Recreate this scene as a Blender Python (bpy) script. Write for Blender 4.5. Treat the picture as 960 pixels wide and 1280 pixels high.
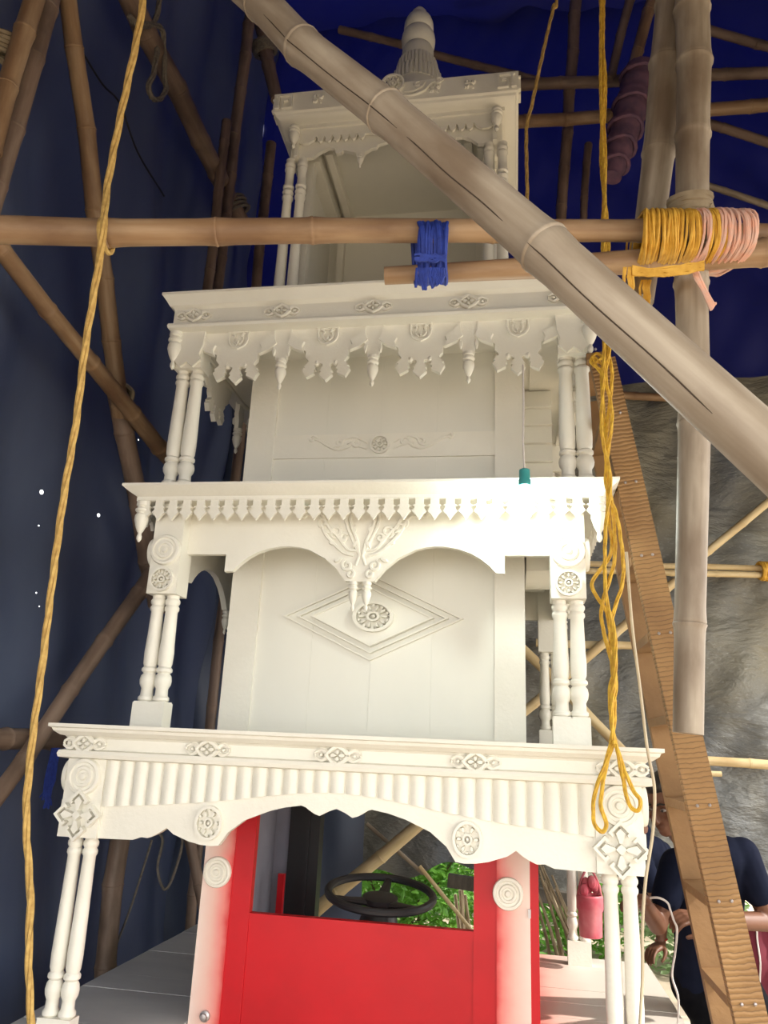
import bpy, bmesh, math, random
import numpy as np
from mathutils import Vector, Matrix, Quaternion
for o in list(bpy.data.objects): bpy.data.objects.remove(o, do_unlink=True)
scene = bpy.context.scene
COL = scene.collection
rnd = random.Random(7)
PI = math.pi

# ---------------------------------------------------------------- camera
F_PX = 965.0
CAM = Vector((0.6035, -2.7, 1.6))
_p, _y, _r = [math.radians(a) for a in (17.06, -9.9, 2.6)]
FW = Vector((math.sin(_y)*math.cos(_p), math.cos(_y)*math.cos(_p), math.sin(_p)))
RT0 = Vector((math.cos(_y), -math.sin(_y), 0))
UP0 = RT0.cross(FW)
RT = math.cos(_r)*RT0 + math.sin(_r)*UP0
UP = -math.sin(_r)*RT0 + math.cos(_r)*UP0
cam_data = bpy.data.cameras.new('camera')
cam_data.sensor_fit = 'VERTICAL'; cam_data.sensor_height = 24.0
cam_data.lens = F_PX/1280*24.0
cam_data.clip_start = 0.05; cam_data.clip_end = 200
cam = bpy.data.objects.new('camera', cam_data); COL.objects.link(cam)
cam.matrix_world = Matrix(((RT.x, UP.x, -FW.x, CAM.x), (RT.y, UP.y, -FW.y, CAM.y), (RT.z, UP.z, -FW.z, CAM.z), (0, 0, 0, 1)))
scene.camera = cam

def at(px, py, X=None, Y=None, Z=None, d=None):
    """photo pixel -> point on the plane X, Y or Z = const, or at camera depth d"""
    k = RT*((px-480)/F_PX) - UP*((py-640)/F_PX) + FW
    if d is not None: return CAM + k*d
    for i, v in enumerate((X, Y, Z)):
        if v is not None: return CAM + k*((v-CAM[i])/k[i])
def depth(p): return (Vector(p)-CAM).dot(FW)

# ---------------------------------------------------------------- world, sun, exposure
w = bpy.data.worlds.new('sky'); scene.world = w; w.use_nodes = True
bg = w.node_tree.nodes['Background']
bg.inputs['Color'].default_value = (1.0, 0.985, 0.95, 1); bg.inputs['Strength'].default_value = 2.0
sun_d = bpy.data.lights.new('sun', 'SUN'); sun_d.energy = 2.7; sun_d.angle = math.radians(1.0); sun_d.color = (1, .95, .86)
sun = bpy.data.objects.new('sun', sun_d); COL.objects.link(sun)
sun.rotation_euler = Vector((-1.0, 0.22, -0.82)).to_track_quat('-Z', 'Y').to_euler()
scene.view_settings.view_transform = 'Standard'; scene.view_settings.look = 'None'
scene.view_settings.gamma = 1.0; scene.view_settings.use_curve_mapping = False
scene.view_settings.exposure = 1.16

# ---------------------------------------------------------------- materials
def mat(name, c1, c2=None, scale=6.0, stretch=(1, 1, 1), rough=.55, bump=0.0, bscale=None, metal=0.0, detail=4.0, ramp=(.35, .65), translucent=None, spec=.5, emit=None):
    m = bpy.data.materials.new(name); m.use_nodes = True
    nt = m.node_tree; N = nt.nodes; L = nt.links
    b = N['Principled BSDF']; b.inputs['Roughness'].default_value = rough; b.inputs['Metallic'].default_value = metal
    b.inputs['Specular IOR Level'].default_value = spec
    b.inputs['Base Color'].default_value = (*c1, 1)
    m.diffuse_color = (*c1, 1)
    if emit:
        b.inputs['Emission Color'].default_value = (*emit[0], 1); b.inputs['Emission Strength'].default_value = emit[1]
    if c2 or bump:
        tc = N.new('ShaderNodeTexCoord'); mp = N.new('ShaderNodeMapping'); mp.inputs['Scale'].default_value = stretch
        L.new(tc.outputs['Object'], mp.inputs['Vector'])
        nz = N.new('ShaderNodeTexNoise'); nz.inputs['Scale'].default_value = scale; nz.inputs['Detail'].default_value = detail
        L.new(mp.outputs['Vector'], nz.inputs['Vector'])
        if c2:
            rp = N.new('ShaderNodeValToRGB')
            rp.color_ramp.elements[0].position = ramp[0]; rp.color_ramp.elements[0].color = (*c1, 1)
            rp.color_ramp.elements[1].position = ramp[1]; rp.color_ramp.elements[1].color = (*c2, 1)
            L.new(nz.outputs['Fac'], rp.inputs['Fac']); L.new(rp.outputs['Color'], b.inputs['Base Color'])
        if bump:
            n2 = nz
            if bscale:
                n2 = N.new('ShaderNodeTexNoise'); n2.inputs['Scale'].default_value = bscale; n2.inputs['Detail'].default_value = 3
                L.new(mp.outputs['Vector'], n2.inputs['Vector'])
            bp = N.new('ShaderNodeBump'); bp.inputs['Strength'].default_value = bump; bp.inputs['Distance'].default_value = .01
            L.new(n2.outputs['Fac'], bp.inputs['Height']); L.new(bp.outputs['Normal'], b.inputs['Normal'])
    if translucent:
        tr = N.new('ShaderNodeBsdfTranslucent'); tr.inputs['Color'].default_value = (*translucent[0], 1)
        mx = N.new('ShaderNodeMixShader'); mx.inputs['Fac'].default_value = translucent[1]
        L.new(b.outputs[0], mx.inputs[1]); L.new(tr.outputs[0], mx.inputs[2])
        L.new(mx.outputs[0], N['Material Output'].inputs['Surface'])
    return m

M = {}
M['white'] = mat('white_paint', (.80, .775, .685), (.75, .725, .635), 3.5, rough=.5, bump=.12, bscale=60)
M['white_panel'] = mat('white_panel_paint', (.78, .76, .675), (.70, .69, .615), 1.6, (1, 1, .35), rough=.42, bump=.10, bscale=14)
M['grey_deck'] = mat('primer_deck', (.60, .60, .60), (.52, .52, .53), 2.2, (1, 3, 1), rough=.5, bump=.1, bscale=20)
M['red'] = mat('red_gloss_paint', (.54, .005, .012), (.46, .004, .010), 4, rough=.42, spec=.35, bump=.14, bscale=9)
M['black'] = mat('black_plastic', (.012, .012, .014), rough=.45)
M['grey_in'] = mat('grey_interior', (.16, .16, .18), (.12, .12, .14), 5, rough=.6)
M['bolt'] = mat('steel_bolt', (.45, .42, .42), rough=.4, metal=.8)
M['plank'] = mat('sawn_plank', (.30, .17, .07), (.22, .12, .048), 5, (1, 1, 1), rough=.7, bump=.2, bscale=40)
M['yellow_rope'] = mat('yellow_rope', (.66, .42, .04), (.50, .28, .03), 60, rough=.75, bump=.4)
M['gold_rope'] = mat('golden_rope', (.50, .33, .10), (.36, .22, .06), 60, rough=.8, bump=.4)
M['grey_rope'] = mat('grey_rope', (.22, .19, .15), (.14, .12, .10), 50, rough=.9)
M['pink_raffia'] = mat('pink_raffia', (.72, .38, .27), (.60, .40, .33), 40, rough=.7)
M['yellow_raffia'] = mat('yellow_raffia', (.66, .38, .05), (.52, .27, .02), 40, rough=.65)
M['blue_cloth'] = mat('blue_strip', (.012, .03, .22), (.02, .05, .33), 60, rough=.7)
M['cable'] = mat('cable_sheath', (.52, .44, .30), (.44, .36, .24), 10, rough=.5)
M['cable_white'] = mat('white_cable', (.62, .58, .55), rough=.45)
M['teal'] = mat('teal_socket', (.05, .30, .30), rough=.4)
M['skin'] = mat('skin', (.15, .062, .033), (.12, .048, .025), 8, rough=.5)
M['navy'] = mat('navy_cotton', (.005, .007, .017), (.007, .009, .021), 20, rough=.9, spec=.08)
M['black_cloth'] = mat('black_cotton', (.004, .004, .006), (.007, .007, .009), 20, rough=.9, spec=.08)
M['hair'] = mat('hair', (.008, .006, .005), rough=.5)
M['eye'] = mat('eye', (.26, .22, .20), rough=.25)
M['maroon'] = mat('maroon_cloth', (.13, .008, .022), (.09, .005, .015), 12, rough=.85)
M['pink'] = mat('pink_plastic', (.48, .07, .10), (.60, .20, .22), 9, rough=.5, ramp=(.4, .7))
M['earth'] = mat('trodden_earth', (.42, .34, .25), (.30, .24, .17), 2.5, rough=.95, bump=.5, bscale=12)
M['leaf'] = mat('leaf', (.06, .19, .02), (.15, .36, .05), 7, rough=.5, translucent=((.25, .5, .06), .35))
M['leaf2'] = mat('pale_leaf', (.22, .34, .14), (.34, .45, .24), 7, rough=.5, translucent=((.3, .45, .15), .3))
M['stem'] = mat('stem', (.16, .12, .07), (.10, .075, .045), 10, rough=.9)
M['dry'] = mat('dry_stalk', (.36, .29, .19), (.24, .18, .11), 12, rough=.9)
M['purple_cloth'] = mat('mauve_cloth', (.20, .10, .15), (.12, .07, .12), 14, rough=.9)
M['dark_wood'] = mat('weathered_beam', (.12, .105, .085), (.075, .065, .055), 6, (1, 1, 6), rough=.9)
M['yellow_wood'] = mat('yellow_pole', (.50, .34, .13), (.40, .25, .09), 6, rough=.65)

def bamboo_mat(name, a, b, c):
    """cane: long streaks, blotches and weathering along local Z"""
    m = bpy.data.materials.new(name); m.use_nodes = True; N = m.node_tree.nodes; L = m.node_tree.links
    bs = N['Principled BSDF']; bs.inputs['Roughness'].default_value = .55; m.diffuse_color = (*a, 1)
    tc = N.new('ShaderNodeTexCoord'); oi = N.new('ShaderNodeObjectInfo')
    ad = N.new('ShaderNodeVectorMath'); ad.operation = 'ADD'
    cb = N.new('ShaderNodeCombineXYZ'); ml = N.new('ShaderNodeMath'); ml.operation = 'MULTIPLY'; ml.inputs[1].default_value = 37.0
    L.new(oi.outputs['Random'], ml.inputs[0]); L.new(ml.outputs[0], cb.inputs[2]); L.new(tc.outputs['Object'], ad.inputs[0]); L.new(cb.outputs[0], ad.inputs[1])
    def noise(scale, st, det):
        mp = N.new('ShaderNodeMapping'); mp.inputs['Scale'].default_value = st; L.new(ad.outputs[0], mp.inputs['Vector'])
        n = N.new('ShaderNodeTexNoise'); n.inputs['Scale'].default_value = scale; n.inputs['Detail'].default_value = det; L.new(mp.outputs[0], n.inputs['Vector']); return n
    n1 = noise(34, (1, 1, .06), 5); n2 = noise(9, (1, 1, .35), 6)
    r1 = N.new('ShaderNodeValToRGB'); r1.color_ramp.elements[0].position = .36; r1.color_ramp.elements[1].position = .66
    r1.color_ramp.elements[0].color = (*a, 1); r1.color_ramp.elements[1].color = (*b, 1)
    L.new(n1.outputs['Fac'], r1.inputs['Fac'])
    r2 = N.new('ShaderNodeValToRGB'); r2.color_ramp.elements[0].position = .44; r2.color_ramp.elements[1].position = .66
    r2.color_ramp.elements[0].color = (0, 0, 0, 1); r2.color_ramp.elements[1].color = (.8, .8, .8, 1)
    L.new(n2.outputs['Fac'], r2.inputs['Fac'])
    mx = N.new('ShaderNodeMix'); mx.data_type = 'RGBA'; L.new(r2.outputs['Color'], mx.inputs['Factor'])
    L.new(r1.outputs['Color'], mx.inputs['A']); mx.inputs['B'].default_value = (*c, 1)
    L.new(mx.outputs['Result'], bs.inputs['Base Color'])
    bp = N.new('ShaderNodeBump'); bp.inputs['Strength'].default_value = .18; bp.inputs['Distance'].default_value = .004
    L.new(n1.outputs['Fac'], bp.inputs['Height']); L.new(bp.outputs['Normal'], bs.inputs['Normal'])
    return m
M['bamboo_grey'] = bamboo_mat('weathered_bamboo', (.26, .205, .145), (.40, .335, .255), (.15, .10, .06))
M['bamboo_tan'] = bamboo_mat('tan_bamboo', (.29, .17, .085), (.40, .27, .155), (.17, .09, .045))
M['bamboo_dark'] = bamboo_mat('dark_bamboo', (.23, .15, .105), (.29, .205, .15), (.12, .08, .055))
M['bamboo_pale'] = bamboo_mat('pale_bamboo', (.62, .48, .25), (.70, .56, .33), (.45, .31, .14))
M['crack'] = mat('split_in_cane', (.05, .032, .02), rough=.9)

def tarp_mat(name, c1, c2, trans, fac, rough=.38):
    m = mat(name, c1, c2, 1.3, (1, 1, .5), rough=rough, bump=.25, bscale=7, detail=6, ramp=(.3, .72), translucent=(trans, fac), spec=.45)
    return m
M['tarp_blue'] = tarp_mat('blue_black_tarpaulin', (.052, .066, .118), (.115, .140, .195), (.01, .02, .12), .02)
def pinholes(m, pts):
    """worn-through specks in the sheet that let the daylight in"""
    N = m.node_tree.nodes; L = m.node_tree.links; out = N['Material Output']; src = out.inputs['Surface'].links[0].from_socket
    geo = N.new('ShaderNodeNewGeometry'); ml = N.new('ShaderNodeVectorMath'); ml.operation = 'MULTIPLY'; ml.inputs[1].default_value = (0, 1, 1); L.new(geo.outputs['Position'], ml.inputs[0])
    acc = None
    for p, r in pts:
        ds = N.new('ShaderNodeVectorMath'); ds.operation = 'DISTANCE'; L.new(ml.outputs[0], ds.inputs[0]); ds.inputs[1].default_value = (0, p.y, p.z)
        lt = N.new('ShaderNodeMath'); lt.operation = 'LESS_THAN'; lt.inputs[1].default_value = r; L.new(ds.outputs['Value'], lt.inputs[0])
        if acc: mx = N.new('ShaderNodeMath'); mx.operation = 'MAXIMUM'; L.new(acc, mx.inputs[0]); L.new(lt.outputs[0], mx.inputs[1]); acc = mx.outputs[0]
        else: acc = lt.outputs[0]
    tr = N.new('ShaderNodeBsdfTransparent'); mx = N.new('ShaderNodeMixShader'); L.new(acc, mx.inputs['Fac']); L.new(src, mx.inputs[1]); L.new(tr.outputs[0], mx.inputs[2]); L.new(mx.outputs[0], out.inputs['Surface'])
pinholes(M['tarp_blue'], [(at(x, y, X=-1.78), r) for x, y, r in ((59, 615, .012), (7, 640, .010), (120, 644, .010), (161, 550, .005), (55, 657, .004), (45, 741, .004), (148, 300, .003), (46, 758, .003))])
M['tarp_roof'] = tarp_mat('blue_roof_tarpaulin', (.014, .016, .05), (.022, .025, .07), (.008, .012, .20), .045, .5)
M['tarp_grey'] = tarp_mat('grey_tarpaulin', (.085, .10, .125), (.24, .215, .14), (.05, .05, .05), .05, .5)
def crumple(m):
    """creases pressed into the sheet, plus pale scuffs along them"""
    N = m.node_tree.nodes; L = m.node_tree.links; b = N['Principled BSDF']
    tc = N.new('ShaderNodeTexCoord'); mp = N.new('ShaderNodeMapping'); mp.inputs['Rotation'].default_value = (0, .7, 0); mp.inputs['Scale'].default_value = (1.0, 1.0, 2.2)
    L.new(tc.outputs['Object'], mp.inputs['Vector'])
    n = N.new('ShaderNodeTexNoise'); n.inputs['Scale'].default_value = 1.5; n.inputs['Detail'].default_value = 6; n.inputs['Roughness'].default_value = .55; n.inputs['Distortion'].default_value = .25
    L.new(mp.outputs[0], n.inputs['Vector'])
    bp = N.new('ShaderNodeBump'); bp.inputs['Strength'].default_value = .8; bp.inputs['Distance'].default_value = .16
    L.new(n.outputs['Fac'], bp.inputs['Height']); L.new(bp.outputs['Normal'], b.inputs['Normal'])
    w_ = N.new('ShaderNodeTexNoise'); w_.inputs['Scale'].default_value = 38; w_.inputs['Detail'].default_value = 5; L.new(mp.outputs[0], w_.inputs['Vector'])
    rp = N.new('ShaderNodeValToRGB'); rp.color_ramp.elements[0].position = .58; rp.color_ramp.elements[0].color = (0, 0, 0, 1); rp.color_ramp.elements[1].position = .78; rp.color_ramp.elements[1].color = (.6, .6, .6, 1)
    L.new(w_.outputs['Fac'], rp.inputs['Fac'])
    src = b.inputs['Base Color'].links[0].from_socket
    mx = N.new('ShaderNodeMix'); mx.data_type = 'RGBA'; L.new(rp.outputs['Color'], mx.inputs['Factor']); L.new(src, mx.inputs['A']); mx.inputs['B'].default_value = (.34, .34, .32, 1)
    L.new(mx.outputs['Result'], b.inputs['Base Color'])
crumple(M['tarp_grey'])

# saw-marked plank: fine dark kerf lines across the length (local Z)
def kerf_mat():
    m = mat('kerfed_plank', (.31, .175, .066), (.23, .122, .045), 5, rough=.7)
    N = m.node_tree.nodes; L = m.node_tree.links; b = N['Principled BSDF']
    tc = N.new('ShaderNodeTexCoord'); wv = N.new('ShaderNodeTexWave'); wv.wave_type = 'BANDS'; wv.bands_direction = 'Z'
    wv.inputs['Scale'].default_value = 19; wv.inputs['Distortion'].default_value = 3.2; wv.inputs['Detail'].default_value = 2; wv.inputs['Detail Scale'].default_value = 1.2
    L.new(tc.outputs['Object'], wv.inputs['Vector'])
    rp = N.new('ShaderNodeValToRGB'); rp.color_ramp.elements[0].position = .0; rp.color_ramp.elements[0].color = (.55, .52, .50, 1); rp.color_ramp.elements[1].position = .16; rp.color_ramp.elements[1].color = (1, 1, 1, 1)
    L.new(wv.outputs['Fac'], rp.inputs['Fac'])
    src = b.inputs['Base Color'].links[0].from_socket
    mx = N.new('ShaderNodeMix'); mx.data_type = 'RGBA'; mx.blend_type = 'MULTIPLY'; mx.inputs['Factor'].default_value = 1
    L.new(src, mx.inputs['A']); L.new(rp.outputs['Color'], mx.inputs['B']); L.new(mx.outputs['Result'], b.inputs['Base Color'])
    bp = N.new('ShaderNodeBump'); bp.inputs['Strength'].default_value = .5; bp.inputs['Distance'].default_value = .004
    L.new(wv.outputs['Fac'], bp.inputs['Height']); L.new(bp.outputs['Normal'], b.inputs['Normal'])
    return m
M['kerf'] = kerf_mat()

# white post with red paint overspray drifting in from the door edge (local x = 0 at the door, + away)
def overspray(name, a, b, axis, lo, hi):
    m = bpy.data.materials.new(name); m.use_nodes = True; N = m.node_tree.nodes; L = m.node_tree.links
    bs = N['Principled BSDF']; bs.inputs['Roughness'].default_value = .5
    tc = N.new('ShaderNodeTexCoord'); sp = N.new('ShaderNodeSeparateXYZ'); L.new(tc.outputs['Object'], sp.inputs[0])
    nz = N.new('ShaderNodeTexNoise'); nz.inputs['Scale'].default_value = 7; nz.inputs['Detail'].default_value = 3; L.new(tc.outputs['Object'], nz.inputs['Vector'])
    mr = N.new('ShaderNodeMapRange'); mr.inputs['From Min'].default_value = lo; mr.inputs['From Max'].default_value = hi; L.new(sp.outputs[axis], mr.inputs['Value'])
    ma = N.new('ShaderNodeMath'); ma.operation = 'MULTIPLY_ADD'; L.new(nz.outputs['Fac'], ma.inputs[0]); ma.inputs[1].default_value = .25; L.new(mr.outputs[0], ma.inputs[2])
    rp = N.new('ShaderNodeValToRGB'); e = rp.color_ramp.elements
    e[0].position = .12; e[0].color = (*a, 1); e[1].position = .92; e[1].color = (*b, 1)
    e2 = rp.color_ramp.elements.new(.24); e2.color = (.74, .22, .19, 1)
    e3 = rp.color_ramp.elements.new(.48); e3.color = (.76, .47, .40, 1)
    L.new(ma.outputs[0], rp.inputs['Fac']); L.new(rp.outputs['Color'], bs.inputs['Base Color'])
    return m
M['post_spray'] = overspray('white_post_with_red_overspray', (.60, .02, .025), (.80, .70, .62), 0, 0.0, .19)

# ---------------------------------------------------------------- mesh helpers
class MB:
    def __init__(s): s.v = []; s.f = []
    def add(s, vs, fs, mx=None):
        o = len(s.v)
        for p in vs: s.v.append(tuple(mx @ Vector(p)) if mx else tuple(p))
        for q in fs: s.f.append(tuple(i+o for i in q))
        return s
    def box(s, x0, x1, y0, y1, z0, z1, mx=None):
        return s.add([(x0,y0,z0),(x1,y0,z0),(x1,y1,z0),(x0,y1,z0),(x0,y0,z1),(x1,y0,z1),(x1,y1,z1),(x0,y1,z1)],
                     [(3,2,1,0),(4,5,6,7),(0,1,5,4),(1,2,6,5),(2,3,7,6),(3,0,4,7)], mx)
    def prism(s, poly, y0, y1, inset=0.0, mx=None):
        """poly in (x,z); front at y0 (optionally drawn in towards its middle), back at y1"""
        n = len(poly); cx = sum(p[0] for p in poly)/n; cz = sum(p[1] for p in poly)/n
        k = 1-inset
        vs = [(cx+(x-cx)*k, y0, cz+(z-cz)*k) for x, z in poly]+[(x, y1, z) for x, z in poly]
        fs = [tuple(range(n)), tuple(range(2*n-1, n-1, -1))]+[(i, i+n, (i+1) % n+n, (i+1) % n) for i in range(n)]
        return s.add(vs, fs, mx)
    def lathe(s, prof, n=14, mx=None):
        """prof: (r, z) list, axis Z"""
        vs = []; fs = []
        for r, z in prof:
            for k in range(n):
                a = 2*PI*k/n; vs.append((r*math.cos(a), r*math.sin(a), z))
        for i in range(len(prof)-1):
            for k in range(n):
                k2 = (k+1) % n; fs.append((i*n+k, i*n+k2, (i+1)*n+k2, (i+1)*n+k))
        fs.append(tuple(range(n-1, -1, -1))); m = (len(prof)-1)*n; fs.append(tuple(range(m, m+n)))
        return s.add(vs, fs, mx)
    def tube(s, pts, r, n=8, flat=None, mx=None):
        """pts polyline, r number or list; flat=(axis vector, factor) squashes the section"""
        pts = [Vector(p) for p in pts]; m = len(pts); rs = r if isinstance(r, (list, tuple)) else [r]*m
        vs = []; fs = []; ref = None
        for i, p in enumerate(pts):
            t = (pts[min(i+1, m-1)]-pts[max(i-1, 0)])
            t = t.normalized() if t.length > 1e-9 else Vector((0, 0, 1))
            if ref is None:
                ref = Vector((0, 0, 1)) if abs(t.z) < .9 else Vector((1, 0, 0))
            a = (ref - t*ref.dot(t)); a = a.normalized() if a.length > 1e-6 else t.orthogonal().normalized()
            b = t.cross(a); ref = a
            for k in range(n):
                q = 2*PI*k/n; o = (a*math.cos(q)+b*math.sin(q))*rs[i]
                if flat: ax = Vector(flat[0]); o = o - ax*o.dot(ax)*(1-flat[1])
                vs.append(p+o)
        for i in range(m-1):
            for k in range(n):
                k2 = (k+1) % n; fs.append((i*n+k, i*n+k2, (i+1)*n+k2, (i+1)*n+k))
        fs.append(tuple(range(n-1, -1, -1))); fs.append(tuple(range((m-1)*n, m*n)))
        return s.add(vs, fs, mx)
    def ball(s, c, r, n=10, m=6, mx=None):
        rx, ry, rz = r if isinstance(r, (tuple, list)) else (r, r, r)
        vs = [(c[0], c[1], c[2]+rz)]; fs = []
        for i in range(1, m):
            t = PI*i/m
            for k in range(n):
                a = 2*PI*k/n; vs.append((c[0]+rx*math.sin(t)*math.cos(a), c[1]+ry*math.sin(t)*math.sin(a), c[2]+rz*math.cos(t)))
        vs.append((c[0], c[1], c[2]-rz)); L = len(vs)-1
        for k in range(n): fs.append((0, 1+k, 1+(k+1) % n)); fs.append((L, 1+(m-2)*n+(k+1) % n, 1+(m-2)*n+k))
        for i in range(m-2):
            for k in range(n): fs.append((1+i*n+k, 1+(i+1)*n+k, 1+(i+1)*n+(k+1) % n, 1+i*n+(k+1) % n))
        return s.add(vs, fs, mx)
    def mesh(s, name, m, smooth=35):
        me = bpy.data.meshes.new(name); me.from_pydata(s.v, [], s.f)
        bm = bmesh.new(); bm.from_mesh(me); bmesh.ops.recalc_face_normals(bm, faces=bm.faces[:]); bm.to_mesh(me); bm.free()
        if smooth:
            me.polygons.foreach_set('use_smooth', [True]*len(me.polygons)); me.set_sharp_from_angle(angle=math.radians(smooth))
        me.materials.append(m); return me
    def build(s, name, m, parent=None, loc=(0, 0, 0), rotz=0.0, smooth=35):
        return put(name, s.mesh(name, m, smooth), parent, loc, rotz)
def put(name, me, parent=None, loc=(0, 0, 0), rotz=0.0):
    o = bpy.data.objects.new(name, me); COL.objects.link(o)
    o.parent = parent; o.location = loc
    if rotz: o.rotation_euler = (0, 0, rotz)
    return o
def tag(o, label, cat, group=None, kind=None):
    if kind != 'structure': o['label'] = label; o['category'] = cat
    else: o['label'] = label
    if group: o['group'] = group
    if kind: o['kind'] = kind
    return o
def thing(name, label, cat, loc=(0, 0, 0), rotz=0.0, group=None):
    o = bpy.data.objects.new(name, None); COL.objects.link(o); o.location = loc; o.rotation_euler = (0, 0, rotz); o.empty_display_size = .1
    return tag(o, label, cat, group)
def smoothline(pts, n=8):
    """Catmull-Rom through 3-D points"""
    P = [Vector(p) for p in pts]; P = [P[0]*2-P[1]]+P+[P[-1]*2-P[-2]]; out = []
    for i in range(1, len(P)-2):
        for k in range(n):
            t = k/n; a, b, c, d = P[i-1:i+3]
            out.append(.5*((2*b)+(c-a)*t+(2*a-5*b+4*c-d)*t*t+(3*b-a-3*c+d)*t**3))
    out.append(P[-2]); return out
FRONT = Matrix.Rotation(PI/2, 4, 'X')     # lathe axis Z -> -Y (relief that faces the camera side)

# ================================================================ THE SHED: ground, tarpaulin walls, roof
def sheet(name, m, fn, nu, nv, label, kind='structure'):
    """cloth surface fn(u, v) with u, v in 0..1"""
    vs = [fn(i/nu, j/nv) for j in range(nv+1) for i in range(nu+1)]
    fs = [(j*(nu+1)+i, j*(nu+1)+i+1, (j+1)*(nu+1)+i+1, (j+1)*(nu+1)+i) for j in range(nv) for i in range(nu)]
    me = bpy.data.meshes.new(name); me.from_pydata(vs, [], fs)
    me.polygons.foreach_set('use_smooth', [True]*len(me.polygons)); me.materials.append(m)
    o = put(name, me); o['kind'] = kind; o['label'] = label
    return o
def fold(a, b, s):
    return (.5*math.sin(a*5.1+1.3*math.sin(b*1.7+s)+s)+.3*math.sin(a*11.3+b*2.1+2*s)+.2*math.sin(a*3.3-b*4.3+s*3))
g = MB().add([(-14, -14, 0), (14, -14, 0), (14, 14, 0), (-14, 14, 0)], [(0, 1, 2, 3)]).build('floor', M['earth'], smooth=0)
g['kind'] = 'structure'; g['label'] = 'trodden earth ground under and around the shed'
ROOF = 8.6
sheet('wall_left', M['tarp_blue'], lambda u, v: (-1.78+.075*fold(u*5.4, v*6, 1)+.02*math.sin(v*40+u*9), -3.6+6.85*u, (ROOF+.4)*v), 130, 110, 'dark blue tarpaulin wall hanging in folds beside the chariot')
def back(u, z0, z1, v, off, sd):
    x = -1.85+5.85*u
    zb = z0
    if z0 < 1: zb = 0.0 if x < -.75 else ((x+.75)/.13*.8 if x < -.62 else .80+.05*math.sin(x*5)+.03*math.sin(x*13))
    elif z0 > 0: zb += .035*math.sin(x*2.3+sd)+.012*math.sin(x*11+sd)
    z = zb+(z1-zb)*v
    return (x, 3.15+off+.06*fold(x*.8+z*.25, z*.9, sd)+.03*math.sin(x*6.5+z*5.2+1.2*math.sin(z*2))+.012*math.sin(x*17-z*9), z)
sheet('wall_back', M['tarp_roof'], lambda u, v: back(u, 4.3, ROOF+.4, v, .06, 4), 130, 70, 'navy tarpaulin wall hanging behind the upper tiers')
sheet('wall_middle', M['tarp_grey'], lambda u, v: back(u, 3.22, 4.5, v, -.03, 2), 150, 40, 'strip of grey tarpaulin overlapping the crumpled lower sheet')
sheet('wall_right', M['tarp_grey'], lambda u, v: back(u, 0, 3.4, v, .05, 6), 170, 90, 'crumpled grey tarpaulin hanging behind the lower tiers and the ladder')
sheet('wall_corner', M['tarp_blue'], lambda u, v: (-1.85+1.42*u, 3.0+.05*fold(u*2.2, v*5, 9)+.02*math.sin(u*14+v*9), 4.5*v), 40, 70, 'dark blue tarpaulin across the corner behind the chariot')
sheet('ceiling', M['tarp_roof'], lambda u, v: (-1.85+5.85*u, -3.7+7.2*v, ROOF+.15*math.sin(u*9)*math.sin(v*7)+.05*fold(u*5, v*5, 2)), 60, 50, 'blue tarpaulin roof sheet over the shed')

sheet('wall_front_unseen', M['tarp_blue'], lambda u, v: (-1.85+5.85*u, -3.6+.05*fold(u*5, v*4, 3), 2.9+(ROOF-2.5)*v), 60, 40, 'unseen blue tarpaulin added over the shed front so daylight enters low')  # out-of-view sheet added to dim the upper tiers; daylight enters below it
sheet('wall_side_unseen', M['tarp_grey'], lambda u, v: (4.0+.05*fold(u*5, v*4, 6), -3.6+6.85*u, 3.4+(ROOF-3.0)*v), 60, 40, 'unseen grey tarpaulin side added beyond the ladder, open low for the sun')  # out-of-view sheet added; its lower edge is raised so sun reaches the deck

# ================================================================ THE CHARIOT
W = M['white']
chariot = thing('wooden_chariot', 'tall white carved wooden chariot in four stepped tiers with a red cab front', 'chariot')
YC = 1.05
def sides(hx, y0):
    """local frames of the four faces: (location, rotation, length)"""
    d = 2*(YC-y0)
    return [((0, y0, 0), 0, 2*hx, 'f'), ((hx, YC, 0), PI/2, d, 'r'), ((0, 2*YC-y0, 0), PI, 2*hx, 'b'), ((-hx, YC, 0), -PI/2, d, 'l')]
def cornice(name, hx, y0, prof):
    """moulding swept round a rectangle; prof = (offset outwards, z)"""
    mb = MB(); y1 = 2*YC-y0; n = len(prof); vs = []
    for o, z in prof: vs += [(-hx-o, y0-o, z), (hx+o, y0-o, z), (hx+o, y1+o, z), (-hx-o, y1+o, z)]
    fs = []
    for i in range(n):
        j = (i+1) % n
        for k in range(4): fs.append((i*4+k, i*4+(k+1) % 4, j*4+(k+1) % 4, j*4+k))
    mb.add(vs, fs); return mb.build(name, W, chariot, smooth=25)
def turned(prof, n=16): return MB().lathe(prof, n)
def mirror(half):
    """half outline for x >= 0 from the middle outwards -> whole outline, left to right"""
    return [(-x, z) for x, z in reversed(half) if x > 1e-6]+list(half)
def stretch(half, k): return [(x*k, z) for x, z in half]

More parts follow.
